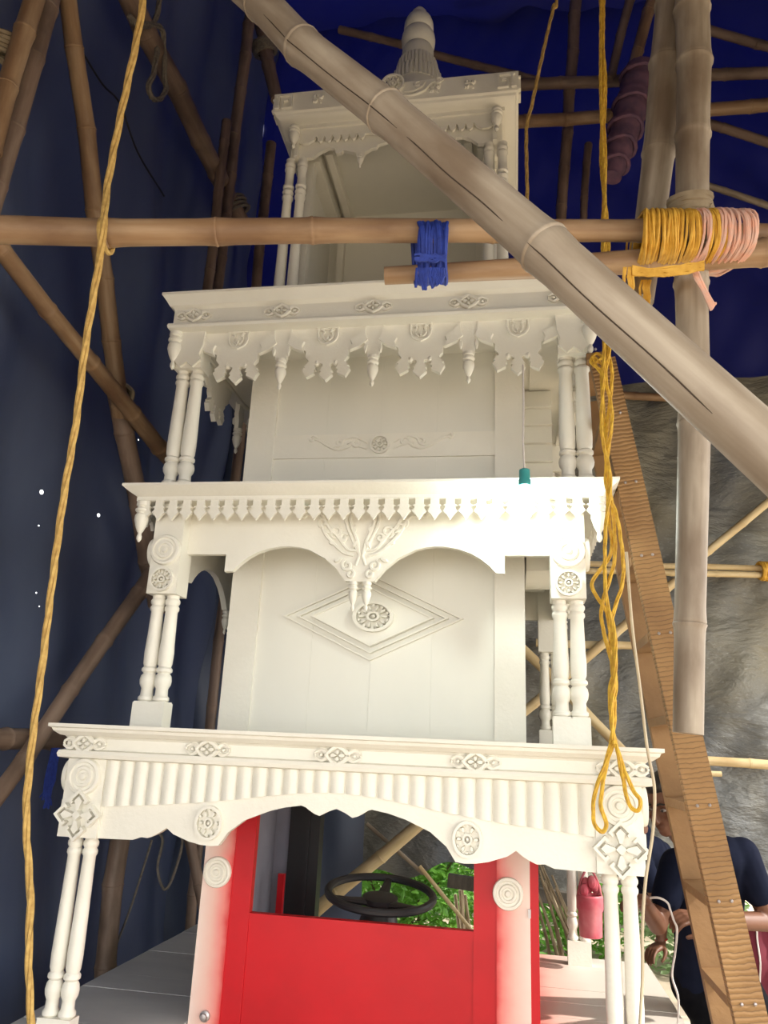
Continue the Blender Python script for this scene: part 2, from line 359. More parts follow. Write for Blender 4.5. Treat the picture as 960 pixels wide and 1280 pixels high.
# -- carved ornaments (meshes shared by their copies), relief faces local -Y
def ornament_rosette(r):
    t = r*.35
    prof = [(r, 0), (r, t*.55), (r*.95, t*.8), (r*.80, t*.86), (r*.74, t*.62), (r*.60, t*.58), (r*.54, t*.92), (r*.40, t*.92), (r*.35, t*.66), (r*.22, t*.66), (r*.17, t*1.05), (r*.06, t*1.12), (.0005, t*1.1)]
    return MB().lathe(prof, 28, FRONT).mesh('rosette', W, 30)
def petal(mb, cx, cz, ang, l, wd, y0, h):
    ca, sa = math.cos(ang), math.sin(ang)
    pts = []
    for q in range(10):
        a = 2*PI*q/10; u = l/2*math.cos(a); v = wd/2*math.sin(a)*(1+.3*math.cos(a))
        pts.append((cx+(l/2+u)*ca-v*sa, cz+(l/2+u)*sa+v*ca))
    mb.prism(pts, y0-h, y0, .35)
def ring(mb, r, t, y, sx=1.0, sz=1.0, n=24, cx=0, cz=0):
    mb.tube([(cx+r*sx*math.cos(2*PI*k/n), y, cz+r*sz*math.sin(2*PI*k/n)) for k in range(n+1)], t, 6)
def annulus(mb, r0, r1, y0, y1, sx=1.0, sz=1.0, n=28):
    vs = []; fs = []
    for k in range(n):
        c, q = math.cos(2*PI*k/n), math.sin(2*PI*k/n)
        vs += [(r0*sx*c, y0, r0*sz*q), (r1*sx*c, y0, r1*sz*q), (r1*sx*c, y1, r1*sz*q), (r0*sx*c, y1, r0*sz*q)]
    for k in range(n):
        a, b = 4*k, 4*((k+1) % n)
        for e in range(4): fs.append((a+e, a+(e+1) % 4, b+(e+1) % 4, b+e))
    mb.add(vs, fs)
def ornament_disc(r, sx=1.0, sz=1.0, pet=8):
    """deeply pierced round carving: rim, spokes of leaves and a middle boss"""
    mb = MB(); t = .30*r+.003
    annulus(mb, r*.82, r, -t, .002, sx, sz); annulus(mb, r*.20, r*.32, -t, .002, sx, sz, 16)
    for k in range(pet):
        a = 2*PI*k/pet
        petal(mb, .36*r*sx*math.cos(a), .36*r*sz*math.sin(a), math.atan2(sz*math.sin(a), sx*math.cos(a)), r*.42*math.hypot(sx*math.cos(a), sz*math.sin(a)), r*(1.55/pet), .002, t*.95)
        b = a+PI/pet; mb.prism([(.73*r*sx*math.cos(b)+r*.075*math.cos(q), .73*r*sz*math.sin(b)+r*.075*math.sin(q)) for q in [2*PI*i/7 for i in range(7)]], -t*.8, .002)
    mb.ball((0, -t*.6, 0), (r*.13*sx, t*.5, r*.13*sz), 10, 6)
    return mb.mesh('carved_disc', W, 40)
def ornament_medallion(l, h):
    """long lozenge carving with scrolled ends"""
    mb = MB(); t = h*.125
    lz = [(l*.24, 0), (l*.12, h*.33), (0, h*.5), (-l*.12, h*.33), (-l*.24, 0), (-l*.12, -h*.33), (0, -h*.5), (l*.12, -h*.33)]
    mb.tube([(x, -t*1.3, z) for x, z in lz+lz[:1]], t*1.2, 6)
    for a in range(8): p, q = lz[a], lz[(a+1) % 8]; mb.prism([p, q, (q[0]*.8, q[1]*.8), (p[0]*.8, p[1]*.8)], -t*1.6, .002)
    for k in range(4): petal(mb, 0, 0, k*PI/2, (l*.17, h*.36)[k % 2], (h*.30, l*.09)[k % 2], 0, t*2.4)
    for s in (-1, 1):
        for e in (-1, 1):
            mb.tube([(s*(l*.22+l*.26*q), -t*.8, e*(h*.10+h*.24*math.sin(q*PI)*(1-.45*q))) for q in [i/8 for i in range(9)]], [t*(1.25-.08*i) for i in range(9)], 5)
        mb.ball((s*l*.345, -t*.5, 0), (l*.05, t*1.4, h*.12), 7, 5); mb.ball((s*l*.47, -t*.5, 0), (l*.03, t*1.2, h*.10), 7, 5)
    return mb.mesh('medallion', W, 40)
def ornament_cross(s):
    """four diamond lobes, each a pointed frame round a smaller diamond, about a square boss"""
    mb = MB(); a = s*.44
    for k in range(4):
        q = k*PI/2; cx, cz = s*.56*math.cos(q), s*.56*math.sin(q)
        def P(u, v): return (cx+u*math.cos(q)-v*math.sin(q), cz+u*math.sin(q)+v*math.cos(q))
        b = a*.66
        for sg in (1, -1):
            mb.prism([P(a, 0), P(0, sg*a), P(-a*.35, sg*a*.65), P(-a*.12, sg*b*.78), P(0, sg*b), P(b, 0)][::sg], -.022, .002)
        c = a*.42
        mb.prism([P(c, 0), P(0, c), P(-a*.9, c*.3), P(-a*.9, -c*.3), P(0, -c)], -.021, .002, .12)
    e = s*.24; mb.prism([(e, 0), (0, e), (-e, 0), (0, -e)], -.024, .002, .2)
    return mb.mesh('cross_carving', W, 25)
def spiral(cx, cz, r, a0, turns, y, n=16, out=1):
    return [(cx+r*(1-.78*i/n)*math.cos(a0+out*turns*2*PI*i/n), y, cz+r*(1-.78*i/n)*math.sin(a0+out*turns*2*PI*i/n)) for i in range(n+1)]
def scrollwork(paths, t, name='scrollwork'):
    mb = MB()
    for p in paths:
        n = len(p); mb.tube(p, [t*(.55+.75*math.sin(PI*min(1, .12+.88*i/n))) for i in range(n)], 6)
    return mb
def pendant_prof(r, z0, z1):
    h = z0-z1
    q = [(.9, 0), (.95, .10), (.75, .13), (.75, .16), (1.0, .19), (1.0, .24), (.72, .28), (.72, .31), (.95, .35), (.98, .46), (.72, .62), (.42, .74), (.26, .78), (.26, .82), (.36, .86), (.36, .93), (.12, 1.0)]
    return [(r*a, z0-h*b) for a, b in q][::-1]

ME_ROS = ornament_rosette(.064); ME_ROS_S = ornament_rosette(.058)
ME_MED = ornament_medallion(.172, .060); ME_CROSS = ornament_cross(.088)
ME_DISC = ornament_disc(.050); ME_OVAL = ornament_disc(.078, 1.15, .85, 10); ME_BADGE = ornament_disc(.052, .95, 1.1, 6)

def column_mesh(name, z0, z1, r, plinth, mid=None):
    """turned post: square plinth, rings and bulb at the foot, tapered shaft, rings at the neck"""
    h = z1-z0; p = plinth
    pr = [(r*1.05, p), (r*1.3, p+.006), (r*1.3, p+.016), (r*1.0, p+.024), (r*.95, p+.05), (r*1.28, p+.066), (r*1.38, p+.082), (r*1.25, p+.100), (r*.95, p+.110), (r*1.28, p+.118), (r*1.28, p+.128), (r*.98, p+.136), (r*1.15, p+.148), (r*1.22, p+.19), (r*1.12, h*.62), (r*.98, h-.075), (r*1.2, h-.066), (r*1.2, h-.056), (r*.98, h-.048), (r*1.22, h-.038), (r*1.22, h-.028), (r*1.0, h-.020), (r*1.1, h)]
    if mid:
        k = [i for i, q in enumerate(pr) if q[1] > h*mid+.05][0]
        pr = pr[:k-1]+[(r*1.0, h*mid-.05), (r*1.25, h*mid-.04), (r*1.25, h*mid-.028), (r*.95, h*mid-.02), (r*1.3, h*mid), (r*.95, h*mid+.02), (r*1.25, h*mid+.028), (r*1.25, h*mid+.04), (r*1.0, h*mid+.05)]+pr[k:]
    mb = MB().lathe(pr, 16)
    if plinth > 0: mb.box(-r*1.35, r*1.35, -r*1.35, r*1.35, 0, p)
    return mb.mesh(name, W, 40)

# -------- deck, skirt and wheels
DZ = .565
deck = MB().box(-1.22, -.70, .02, 2.12, DZ-.075, DZ-.023).box(.70, 1.27, .02, 2.12, DZ-.075, DZ-.023).box(-.70, .70, 1.58, 2.12, DZ-.075, DZ-.023).build('deck_frame', M['grey_deck'], chariot, smooth=0)
def planks(x0, x1, y0, y1, n, mm):
    stp = (y1-y0)/n
    for i in range(n):
        ya = y0+i*stp; dz = rnd.uniform(-.0015, .0015)
        MB().box(x0, x1, ya+.0015, ya+stp-.0015, DZ-.022, DZ+dz).build('plank', mm, deck, smooth=0)
planks(-1.25, -.645, 0.0, 2.14, 10, M['grey_deck'])
M['deck_spray'] = overspray('white_deck_with_red_overspray', (.55, .03, .03), (.66, .60, .53), 0, .66, 1.02)
planks(.695, 1.30, 0.0, 2.14, 10, M['deck_spray'])
planks(-.645, .695, 1.56, 2.14, 3, M['grey_deck'])
for sx, x0, x1 in ((-1, -1.25, -1.22), (1, 1.27, 1.30)): MB().box(x0, x1, .02, 2.12, .22, DZ-.025).build('skirt_board', W, chariot, smooth=0)
for x in (-.9, .9):
    for y in (.4, 1.7):
        wh = MB().lathe([(.10, -.07), (.21, -.085), (.24, -.05), (.24, .05), (.21, .085), (.10, .07)], 24, Matrix.Translation((x, y, .24)) @ Matrix.Rotation(PI/2, 4, 'Y')).build('wheel', M['black'], chariot)
        MB().lathe([(.03, -.075), (.10, -.075), (.10, .075), (.03, .075)], 16, Matrix.Translation((x, y, .24)) @ Matrix.Rotation(PI/2, 4, 'Y')).build('wheel_hub', M['bolt'], wh)

# -------- tier 1
T1 = cornice('cornice', 1.08, 0, [(-.3, 1.638), (0, 1.64), (0, 1.628), (-.010, 1.624), (-.014, 1.614), (-.034, 1.600), (-.046, 1.598), (-.055, 1.590), (-.055, 1.552), (-.036, 1.547), (-.032, 1.535), (-.036, 1.523), (-.062, 1.518), (-.3, 1.518)])
MB().box(-.85, .85, .2, 2*YC-.2, 1.56, 1.585).build('tier_floor', W, chariot, smooth=0)
half1 = [(0, 1.397), (.03, 1.386), (.058, 1.371), (.075, 1.376), (.09, 1.384), (.108, 1.396), (.124, 1.401), (.18, 1.392), (.24, 1.376), (.325, 1.342), (.38, 1.30), (.411, 1.255), (.44, 1.252), (.477, 1.254), (.52, 1.262), (.55, 1.272), (.58, 1.282), (.608, 1.301), (.632, 1.284), (.655, 1.272), (.675, 1.264), (.70, 1.266), (.73, 1.255), (.868, 1.252)]
fl = [(0, 1.45), (.13, 1.442), (.29, 1.42), (.36, 1.408), (.55, 1.385), (.87, 1.358)]
def interp(tab, x):
    x = abs(x)
    for (a, za), (b, zb) in zip(tab, tab[1:]):
        if x <= b: return za+(zb-za)*(x-a)/(b-a)
    return tab[-1][1]
for (loc, rz, L, sd) in sides(1.08, 0):
    k = (L/2-.215)/.868 if sd in 'lr' else 1.0
    if sd in 'lr': k = (L/2-.17)/.868
    hw = .868*k
    bd = MB().prism(mirror(stretch(half1, k))+[(hw, 1.52), (-hw, 1.52)], .075, .105).build('arch_valance', W, chariot, loc, rz)
    n = int(round(2*hw/.0555))
    for i in range(n):
        xa = -hw+2*hw*i/n; xb = -hw+2*hw*(i+1)/n; za = interp(fl, xa/k); zb = interp(fl, xb/k); mb = MB()
        sec = [(xa+.001, .0745), (xa+(xb-xa)*.12, .064), (xa+(xb-xa)*.5, .057), (xb-(xb-xa)*.12, .064), (xb-.001, .0745)]
        vs = [(x, y, 1.519) for x, y in sec]+[(x, y, za+(zb-za)*(x-xa)/(xb-xa)) for x, y in sec]
        m5 = len(sec); fs = [(q, q+1, q+1+m5, q+m5) for q in range(m5-1)]+[tuple(range(m5, 2*m5)), tuple(range(m5-1, -1, -1)), (0, m5, 2*m5-1, m5-1)]
        mb.add(vs, fs).build('flute', W, bd, smooth=50)
    for s in (-1, 1): put('carved_disc', ME_BADGE, bd, (s*.45*k, .075, 1.327))
    if sd in 'lr':
        MB().lathe(pendant_prof(.016, 1.26, 1.17), 12, Matrix.Translation((-hw*.55, .09, 0))).build('pendant', W, bd)
    cn = [0, -.475, .475, -.952, .952] if sd in 'fb' else [0, -.36, .36, -.68, .68]
    for x in cn:
        p = put('medallion', ME_MED, T1, (0, 0, 0)); p.matrix_local = Matrix.Translation(loc) @ Matrix.Rotation(rz, 4, 'Z') @ Matrix.Translation((x, .055, 1.572))
ME_C1 = column_mesh('column', DZ, 1.262, .0225, .115)
for sx in (-1, 1):
    for (yy, fy) in ((.118, -1), (2*YC-.118, 1)):
        x = sx*.937
        blk = MB().box(x-.075, x+.075, yy-.058, yy+.058, 1.252, 1.519).box(x-.082, x+.082, yy-.05, yy+.05, 1.30, 1.375).build('capital_block', W, chariot, smooth=0)
        for yy2, rot in ((-.058, 0), ) if fy < 0 else ((.058, PI), ):
            put('rosette', ME_ROS, blk, (x, yy+yy2, 1.458), rot); put('cross_carving', ME_CROSS, blk, (x, yy+yy2-.003*(1 if fy < 0 else -1), 1.328), rot)
        put('rosette', ME_ROS, blk, (x+sx*.075, yy, 1.458), sx*PI/2)
        for dx in (-.030, .030): put('column', ME_C1, chariot, (x+dx, yy, DZ))

# -------- tier 2
H2 = 1.0
T2 = cornice('cornice', H2, .12, [(-.3, 2.606), (0, 2.612), (0, 2.602), (-.012, 2.592), (-.032, 2.578), (-.042, 2.574), (-.050, 2.566), (-.050, 2.548), (-.3, 2.548)])
MB().box(-.78, .78, .34, 2*YC-.34, 2.50, 2.545).build('tier_floor', W, chariot, smooth=0)
tooth = [(-.0300, 2.556), (.0300, 2.556), (.0300, 2.551), (.0165, 2.551), (.0165, 2.526), (.029, 2.520), (.019, 2.518), (.019, 2.510), (.0285, 2.497), (.014, 2.484), (0, 2.463), (-.014, 2.484), (-.0285, 2.497), (-.019, 2.510), (-.019, 2.518), (-.029, 2.520), (-.0165, 2.526), (-.0165, 2.551), (-.0300, 2.551)]
ME_TOOTH = MB().prism(tooth, .0, .014).mesh('tooth', W, 0)
half2 = [(0, 2.235), (.06, 2.237), (.075, 2.255), (.10, 2.287), (.15, 2.330), (.22, 2.366), (.26, 2.376), (.30, 2.380), (.34, 2.379), (.39, 2.370), (.44, 2.352), (.475, 2.332), (.51, 2.304), (.538, 2.274), (.572, 2.272), (.572, 2.345), (.76, 2.345)]
for (loc, rz, L, sd) in sides(H2, .12):
    fr = MB().box(-L/2+.055, L/2-.055, .046, .075, 2.551, 2.566).build('fringe_rail', W, chariot, loc, rz, smooth=0)
    hw = L/2-.062; n = int(round(2*hw/.0605)); st = 2*hw/n
    for i in range(n):
        o = put('tooth', ME_TOOTH, fr, (-hw+st*(i+.5), .048, 0)); o.scale.x = st/.0605
    k = 1.0 if sd in 'fb' else (L/2-.19)/.76
    bd = MB().prism(mirror(stretch(half2, k))+[(.76*k, 2.55), (-.76*k, 2.55)], .150, .178).build('arch_valance', W, chariot, loc, rz)
    for s in (-1, 1):
        MB().lathe(pendant_prof(.020, 2.236, 2.118), 12, Matrix.Translation((s*.027, .164, 0))).build('pendant', W, bd)
    if sd in 'fb':
        P = []; y = .148
        for s in (-1, 1):
            P.append([(s*a, y, b) for a, b in ((.035, 2.535), (.05, 2.525), (.052, 2.49), (.04, 2.45), (.018, 2.40), (.006, 2.34), (.02, 2.30))])
            P.append([(s*a, y, b) for a, b in ((0, 2.53), (.03, 2.54), (.062, 2.528), (.07, 2.49), (.058, 2.45), (.03, 2.39), (.012, 2.35))])
            P.append(smoothline([(s*a, y, b) for a, b in ((.02, 2.36), (.06, 2.37), (.10, 2.42), (.14, 2.46), (.17, 2.51), (.21, 2.535), (.255, 2.525))], 4))
            P.append(smoothline([(s*a, y, b) for a, b in ((.03, 2.34), (.075, 2.355), (.12, 2.395), (.155, 2.435), (.19, 2.50), (.235, 2.51))], 4))
            for cx, cz, r, a0, o in ((.105, 2.44, .028, -1.5, 1), (.075, 2.415, .02, 2.5, -1), (.165, 2.478, .022, -1, 1), (.055, 2.30, .024, 1.2, -1), (.04, 2.265, .018, 1.2, 1), (.25, 2.515, .02, 2, -1)):
                P.append(spiral(s*cx, cz, r, a0 if s > 0 else PI-a0, 1.2, y, 14, o*s))
        sc = scrollwork(P, .0065)
        for s in (-1, 1):
            for cx, cz, an in ((.13, 2.43, .6), (.10, 2.385, .3), (.19, 2.53, .9), (.03, 2.43, 1.5), (.075, 2.33, -.4), (.035, 2.37, 2.0)): petal(sc, s*cx, cz, an if s > 0 else PI-an, .04, .017, .150, .010)
        sc.build('scrollwork', W, bd, smooth=50)
ME_C2 = column_mesh('column', 1.64, 2.172, .0250, .10)
for sx in (-1, 1):
    for (yy, fy) in ((.262, -1), (2*YC-.262, 1)):
        x = sx*.808
        blk = MB().box(x-.064, x+.064, yy-.055, yy+.055, 2.165, 2.548).build('capital_block', W, chariot, smooth=0)
        rot = 0 if fy < 0 else PI
        put('rosette', ME_ROS, blk, (x, yy+fy*.055, 2.345), rot); put('carved_disc', ME_DISC, blk, (x, yy+fy*.055, 2.222), rot)
        put('rosette', ME_ROS, blk, (x+sx*.064, yy, 2.345), sx*PI/2)
        MB().box(x-.066, x+.066, yy-.04, yy+.04, 1.64, 1.735).build('plinth_block', W, chariot, smooth=0)
        for dx in (-.031, .031): put('column', ME_C2, chariot, (x+dx, yy, 1.64))
    for yy in (.185, 2*YC-.185):
        MB().lathe(pendant_prof(.030, 2.548, 2.375), 14, Matrix.Translation((sx*.925, yy, 0))).build('pendant', W, chariot)

# -------- tier 3
H3 = .99
T3 = cornice('cornice', H3, .20, [(-.3, 3.566), (0, 3.574), (0, 3.562), (-.008, 3.556), (-.030, 3.520), (-.040, 3.516), (-.050, 3.506), (-.050, 3.434), (-.034, 3.430), (-.030, 3.418), (-.034, 3.406), (-.060, 3.402), (-.3, 3.402)])
MB().box(-.8, .8, .42, 2*YC-.42, 3.41, 3.44).build('tier_floor', W, chariot, smooth=0)
prong = [(-.012, .065), (-.030, .048), (-.022, .046), (-.030, .030), (0, 0), (.030, .030), (.022, .046), (.030, .048), (.012, .065)]
def shield():
    mb = MB()
    rt = [(.172, 3.405), (.168, 3.375), (.150, 3.335), (.118, 3.300), (.098, 3.290), (.098, 3.260), (.082, 3.24)]
    pl = [(-x, z) for x, z in rt]+[(-.02, 3.225), (.02, 3.225)]+rt[::-1]
    mb.prism(pl, 0, .024)
    for cx, cz, an in ((0, 3.142, 0), (-.088, 3.160, -.28), (.088, 3.160, .28)):
        ca, sa = math.cos(an), math.sin(an)
        q = [(-.020, .10), (-.016, .072)]+prong[1:-1]+[(.016, .072), (.020, .10)]
        mb.prism([(cx+x*ca-z*sa, cz+x*sa+z*ca) for x, z in q], -.001, .023)
    for s in (-1, 1):
        mb.ball((s*.043, .010, 3.232), (.014, .016, .016), 8, 5)
        # leaf-shaped lobes swelling to either side
        mb.prism([(s*a, b) for a, b in ((.175, 3.40), (.178, 3.36), (.190, 3.33), (.155, 3.300), (.105, 3.278), (.112, 3.31), (.102, 3.335), (.135, 3.352))][::s], -.012, .004, .12)
    return mb.mesh('shield_board', W, 30)
ME_SH = shield()
def crest():
    mb = MB()
    for s in (-1, 1):
        mb.tube(smoothline([(s*a, -.004, b) for a, b in ((.0, 3.318), (.03, 3.332), (.044, 3.36), (.044, 3.395))], 4), .006, 6)
        mb.tube(smoothline([(s*a, -.004, b) for a, b in ((.006, 3.335), (.022, 3.355), (.02, 3.385), (.034, 3.39))], 4), .0055, 6)
        petal(mb, s*.012, 3.372, PI/2-s*.5, .03, .014, 0, .012)
    petal(mb, 0, 3.334, PI/2, .032, .014, 0, .014)
    mb.tube([(-.05, -.004, 3.398), (.05, -.004, 3.398)], .006, 6)
    return mb.mesh('crest', W, 50)
ME_CREST = crest()
def drop():
    mb = MB().lathe(pendant_prof(.026, 3.255, 3.108), 14, Matrix.Translation((0, .012, 0)))
    mb.prism([(-.042, 3.405), (.042, 3.405), (.036, 3.36), (.044, 3.325), (.028, 3.29), (.026, 3.25), (-.026, 3.25), (-.028, 3.29), (-.044, 3.325), (-.036, 3.36)], 0, .024)
    for s in (-1, 1): petal(mb, s*.034, 3.262, PI/2, .05, .016, .0, .01)
    return mb.mesh('pendant', W, 40)
ME_DROP = drop()
for (loc, rz, L, sd) in sides(H3, .20):
    rail = MB().box(-L/2+.12, L/2-.12, .10, .13, 3.385, 3.43).build('valance_rail', W, chariot, loc, rz, smooth=0)
    n = 4 if sd in 'fb' else 2
    pitch = .42 if n == 4 else (L-.30)/2
    for i in range(n):
        x = (i-(n-1)/2)*pitch
        o = put('shield_board', ME_SH, rail, (x, .094, 0)); put('crest', ME_CREST, rail, (x, .093, 0))
    for i in range(n-1): put('pendant', ME_DROP, rail, ((i-(n-2)/2)*pitch, .088, 0))
    cn = [0, -.42, .42, -.84, .84] if n == 4 else [0, -.42, .42]
    for x in cn:
        p = put('medallion', ME_MED, T3); p.matrix_local = Matrix.Translation(loc) @ Matrix.Rotation(rz, 4, 'Z') @ Matrix.Translation((x, .050, 3.471))
ME_C3 = column_mesh('column', 2.61, 3.232, .0275, .06)
for sx in (-1, 1):
    for (yy, fy) in ((.335, -1), (2*YC-.335, 1)):
        x = sx*.862
        blk = MB().box(x-.066, x+.066, yy-.05, yy+.05, 3.225, 3.402).build('capital_block', W, chariot, smooth=0)
        MB().prism([(x+a, b) for a, b in ((-.075, 3.402), (.075, 3.402), (.07, 3.33), (.055, 3.29), (.066, 3.26), (.03, 3.225), (0, 3.25), (-.03, 3.225), (-.066, 3.26), (-.055, 3.29), (-.07, 3.33))], yy+fy*.065, yy+fy*.048).build('leaf_carving', W, blk)
        for dx in (-.034, .034): put('column', ME_C3, chariot, (x+dx, yy, 2.61))
    for yy in (.275, 2*YC-.275):
        MB().lathe(pendant_prof(.034, 3.402, 3.215), 14, Matrix.Translation((sx*.928, yy, 0))).build('pendant', W, chariot)

# -------- tier 4
H4 = .645; Y4 = .45
T4 = cornice('cornice', H4, Y4, [(-.2, 4.925), (0, 4.935), (0, 4.815), (-.012, 4.810), (-.016, 4.798), (-.040, 4.786), (-.070, 4.782), (-.070, 4.760), (-.2, 4.760)])
MB().box(-.62, .62, Y4+.03, 2*YC-Y4-.03, 4.89, 4.925).build('tier_roof', W, chariot, smooth=0)
def fret():
    mb = MB()
    for x0, x1, z0, z1 in ((-.045, .045, .034, .044), (-.045, -.035, -.044, .034), (-.045, .012, -.044, -.034), (.002, .012, -.034, .012), (-.022, .012, .002, .012), (.025, .035, -.03, .034), (.025, .05, -.044, -.032)): mb.box(x0, x1, -.012, .002, z0, z1)
    return mb.mesh('fret_carving', W, 0)
def spray():
    mb = MB()
    for k in range(5): petal(mb, 0, 0, k*2*PI/5+.3, .030, .018, 0, .012)
    for k in range(4): mb.ball((.028*math.cos(k*PI/2+.6), -.003, .028*math.sin(k*PI/2+.6)), .008, 6, 4)
    return mb.mesh('flower_carving', W, 50)
ME_FRET = fret(); ME_SPRAY = spray(); ME_D4 = ornament_disc(.062, 1, 1, 8)
for (loc, rz, L, sd) in sides(H4, Y4):
    FM = Matrix.Translation(loc) @ Matrix.Rotation(rz, 4, 'Z')
    def onface(nm, me, x, z):
        p = put(nm, me, T4); p.matrix_local = FM @ Matrix.Translation((x, 0, z)); return p
    for s in (-1, 1):
        o = onface('fret_carving', ME_FRET, s*(L/2-.06), 4.875); o.scale.x = s
        if sd in 'fb': onface('flower_carving', ME_SPRAY, s*.40, 4.875); onface('flower_carving', ME_SPRAY, s*.22, 4.87)
    if sd in 'fb':
        onface('carved_disc', ME_D4, .0, 4.915)
        P = []
        for s in (-1, 1):
            P.append(smoothline([(s*a, -.004, b) for a, b in ((.05, 4.845), (.10, 4.84), (.16, 4.86), (.20, 4.905), (.25, 4.925))], 5))
            P.append(smoothline([(s*a, -.004, b) for a, b in ((.06, 4.865), (.11, 4.865), (.15, 4.89), (.17, 4.92))], 5))
            P.append(spiral(s*.24, 4.915, .022, 0 if s > 0 else PI, 1.2, -.004, 12, s)); P.append(spiral(s*.13, 4.905, .018, 1, 1.1, -.004, 12, s))
        sc = scrollwork(P, .007).build('scrollwork', W, T4, smooth=50); sc.matrix_local = FM
    # scalloped board with a run of pierced teeth, in front of the bracket board
    hw = L/2-.085; ku = hw/.56
    h4 = [(0, 4.70), (.03, 4.685), (.07, 4.69), (.11, 4.70), (.145, 4.705)]
    t0, t1, nt = .15, .42, 6; w4 = (t1-t0)/nt
    for i in range(nt):
        a = t0+i*w4; h4 += [(a+.004, 4.705), (a+.010, 4.682), (a+w4*.5, 4.672), (a+w4-.010, 4.682), (a+w4-.004, 4.705), (a+w4, 4.712)]
    h4 += [(.43, 4.69), (.46, 4.672), (.49, 4.672), (.52, 4.69), (.54, 4.72), (.56, 4.72)]
    MB().prism(mirror(stretch(h4, ku))+[(hw, 4.765), (-hw, 4.765)], .082, .098).build('scalloped_board', W, chariot, loc, rz, smooth=0)
    hb = [(0, 4.690), (.012, 4.664), (.04, 4.662), (.085, 4.650), (.095, 4.630), (.12, 4.628), (.155, 4.604), (.165, 4.570), (.195, 4.570), (.205, 4.605), (.235, 4.618), (.275, 4.632), (.285, 4.616), (.31, 4.612), (.325, 4.650), (.355, 4.654), (.40, 4.632), (.44, 4.600), (.56, 4.598)]
    bb = MB().prism(mirror(stretch(hb, ku))+[(hw, 4.77), (-hw, 4.77)], .108, .130).build('bracket_board', W, chariot, loc, rz)
    for s in (-1, 1): MB().lathe(pendant_prof(.017, 4.60, 4.515), 12, Matrix.Translation((s*.18*ku, .119, 0))).build('pendant', W, bb)
ME_C4 = column_mesh('column', 3.57, 4.60, .0235, .06, .80)
for sx in (-1, 1):
    for yy in (.575, 2*YC-.575):
        x = sx*.528
        for dx in (-.034, .034): put('column', ME_C4, chariot, (x+dx, yy, 3.57))
        MB().lathe(pendant_prof(.030, 4.76, 4.625), 14, Matrix.Translation((sx*.535, yy+(-.065 if yy < YC else .065), 0))).build('pendant', W, chariot)
# shrine inside tier 4: side walls, back wall, coved ceiling with beams
sh4 = MB().box(-.52, .52, 1.25, 1.27, 3.57, 4.77).build('back_panel', M['white_panel'], chariot, smooth=0)
MB().box(-.52, .52, .62, 1.25, 4.755, 4.775).build('ceiling_panel', M['white_panel'], chariot, smooth=0)
MB().box(-.50, .50, 1.225, 1.25, 4.60, 4.65).build('panel_rail', W, sh4, smooth=0)
MB().box(-.50, .50, 1.225, 1.25, 4.05, 4.10).build('panel_rail', W, sh4, smooth=0)
for s in (-1, 1):
    def bx_(a, b, *r): return MB().box(min(s*a, s*b), max(s*a, s*b), *r)
    sw4 = bx_(.50, .52, .66, 1.25, 3.57, 4.755).build('side_wall', M['white_panel'], chariot, smooth=0)
    bx_(.43, .50, .66, 1.25, 4.66, 4.755).build('ceiling_beam', W, sw4, smooth=0)
    bx_(.36, .40, .66, 1.25, 4.70, 4.755).build('ceiling_beam', W, sw4, smooth=0)
    bx_(.46, .50, .66, .72, 3.57, 4.66).build('panel_stile', W, sw4, smooth=0)
    bx_(.40, .44, 1.20, 1.25, 3.57, 4.60).build('panel_stile', W, sh4, smooth=0)
# finial
FC = Matrix.Translation((.04, 1.0, 0))
fn = MB().lathe([(.098, 5.58), (.095, 5.63), (.100, 5.68), (.098, 5.73), (.090, 5.752), (.082, 5.758), (.090, 5.766), (.103, 5.79), (.106, 5.825), (.101, 5.86), (.090, 5.882), (.076, 5.888), (.086, 5.897), (.093, 5.92), (.091, 5.955), (.078, 5.995), (.060, 6.02), (.042, 6.026), (.048, 6.034), (.046, 6.055), (.030, 6.08), (.004, 6.095)], 32, FC).build('finial', W, chariot)
MB().lathe([(.17, 4.93), (.17, 5.2), (.15, 5.3), (.145, 5.38), (.142, 5.50), (.128, 5.525), (.118, 5.53), (.108, 5.60), (.08, 5.62)], 36, FC).build('finial_base', W, fn)
mb = MB(); mb2 = MB()
for k in range(34):
    a = 2*PI*k/34; ca, sa = math.cos(a), math.sin(a)
    mb.tube([(.04+.143*ca, 1.0+.143*sa, 5.43), (.04+.146*ca, 1.0+.146*sa, 5.48), (.04+.140*ca, 1.0+.140*sa, 5.525)], .0118, 6)
    mb2.tube([(.04+.124*ca, 1.0+.124*sa, 5.545), (.04+.121*ca, 1.0+.121*sa, 5.59), (.04+.111*ca, 1.0+.111*sa, 5.635)], .0105, 6)
mb.build('fluted_ring', W, fn, smooth=50); mb2.build('fluted_ring', W, fn, smooth=50)

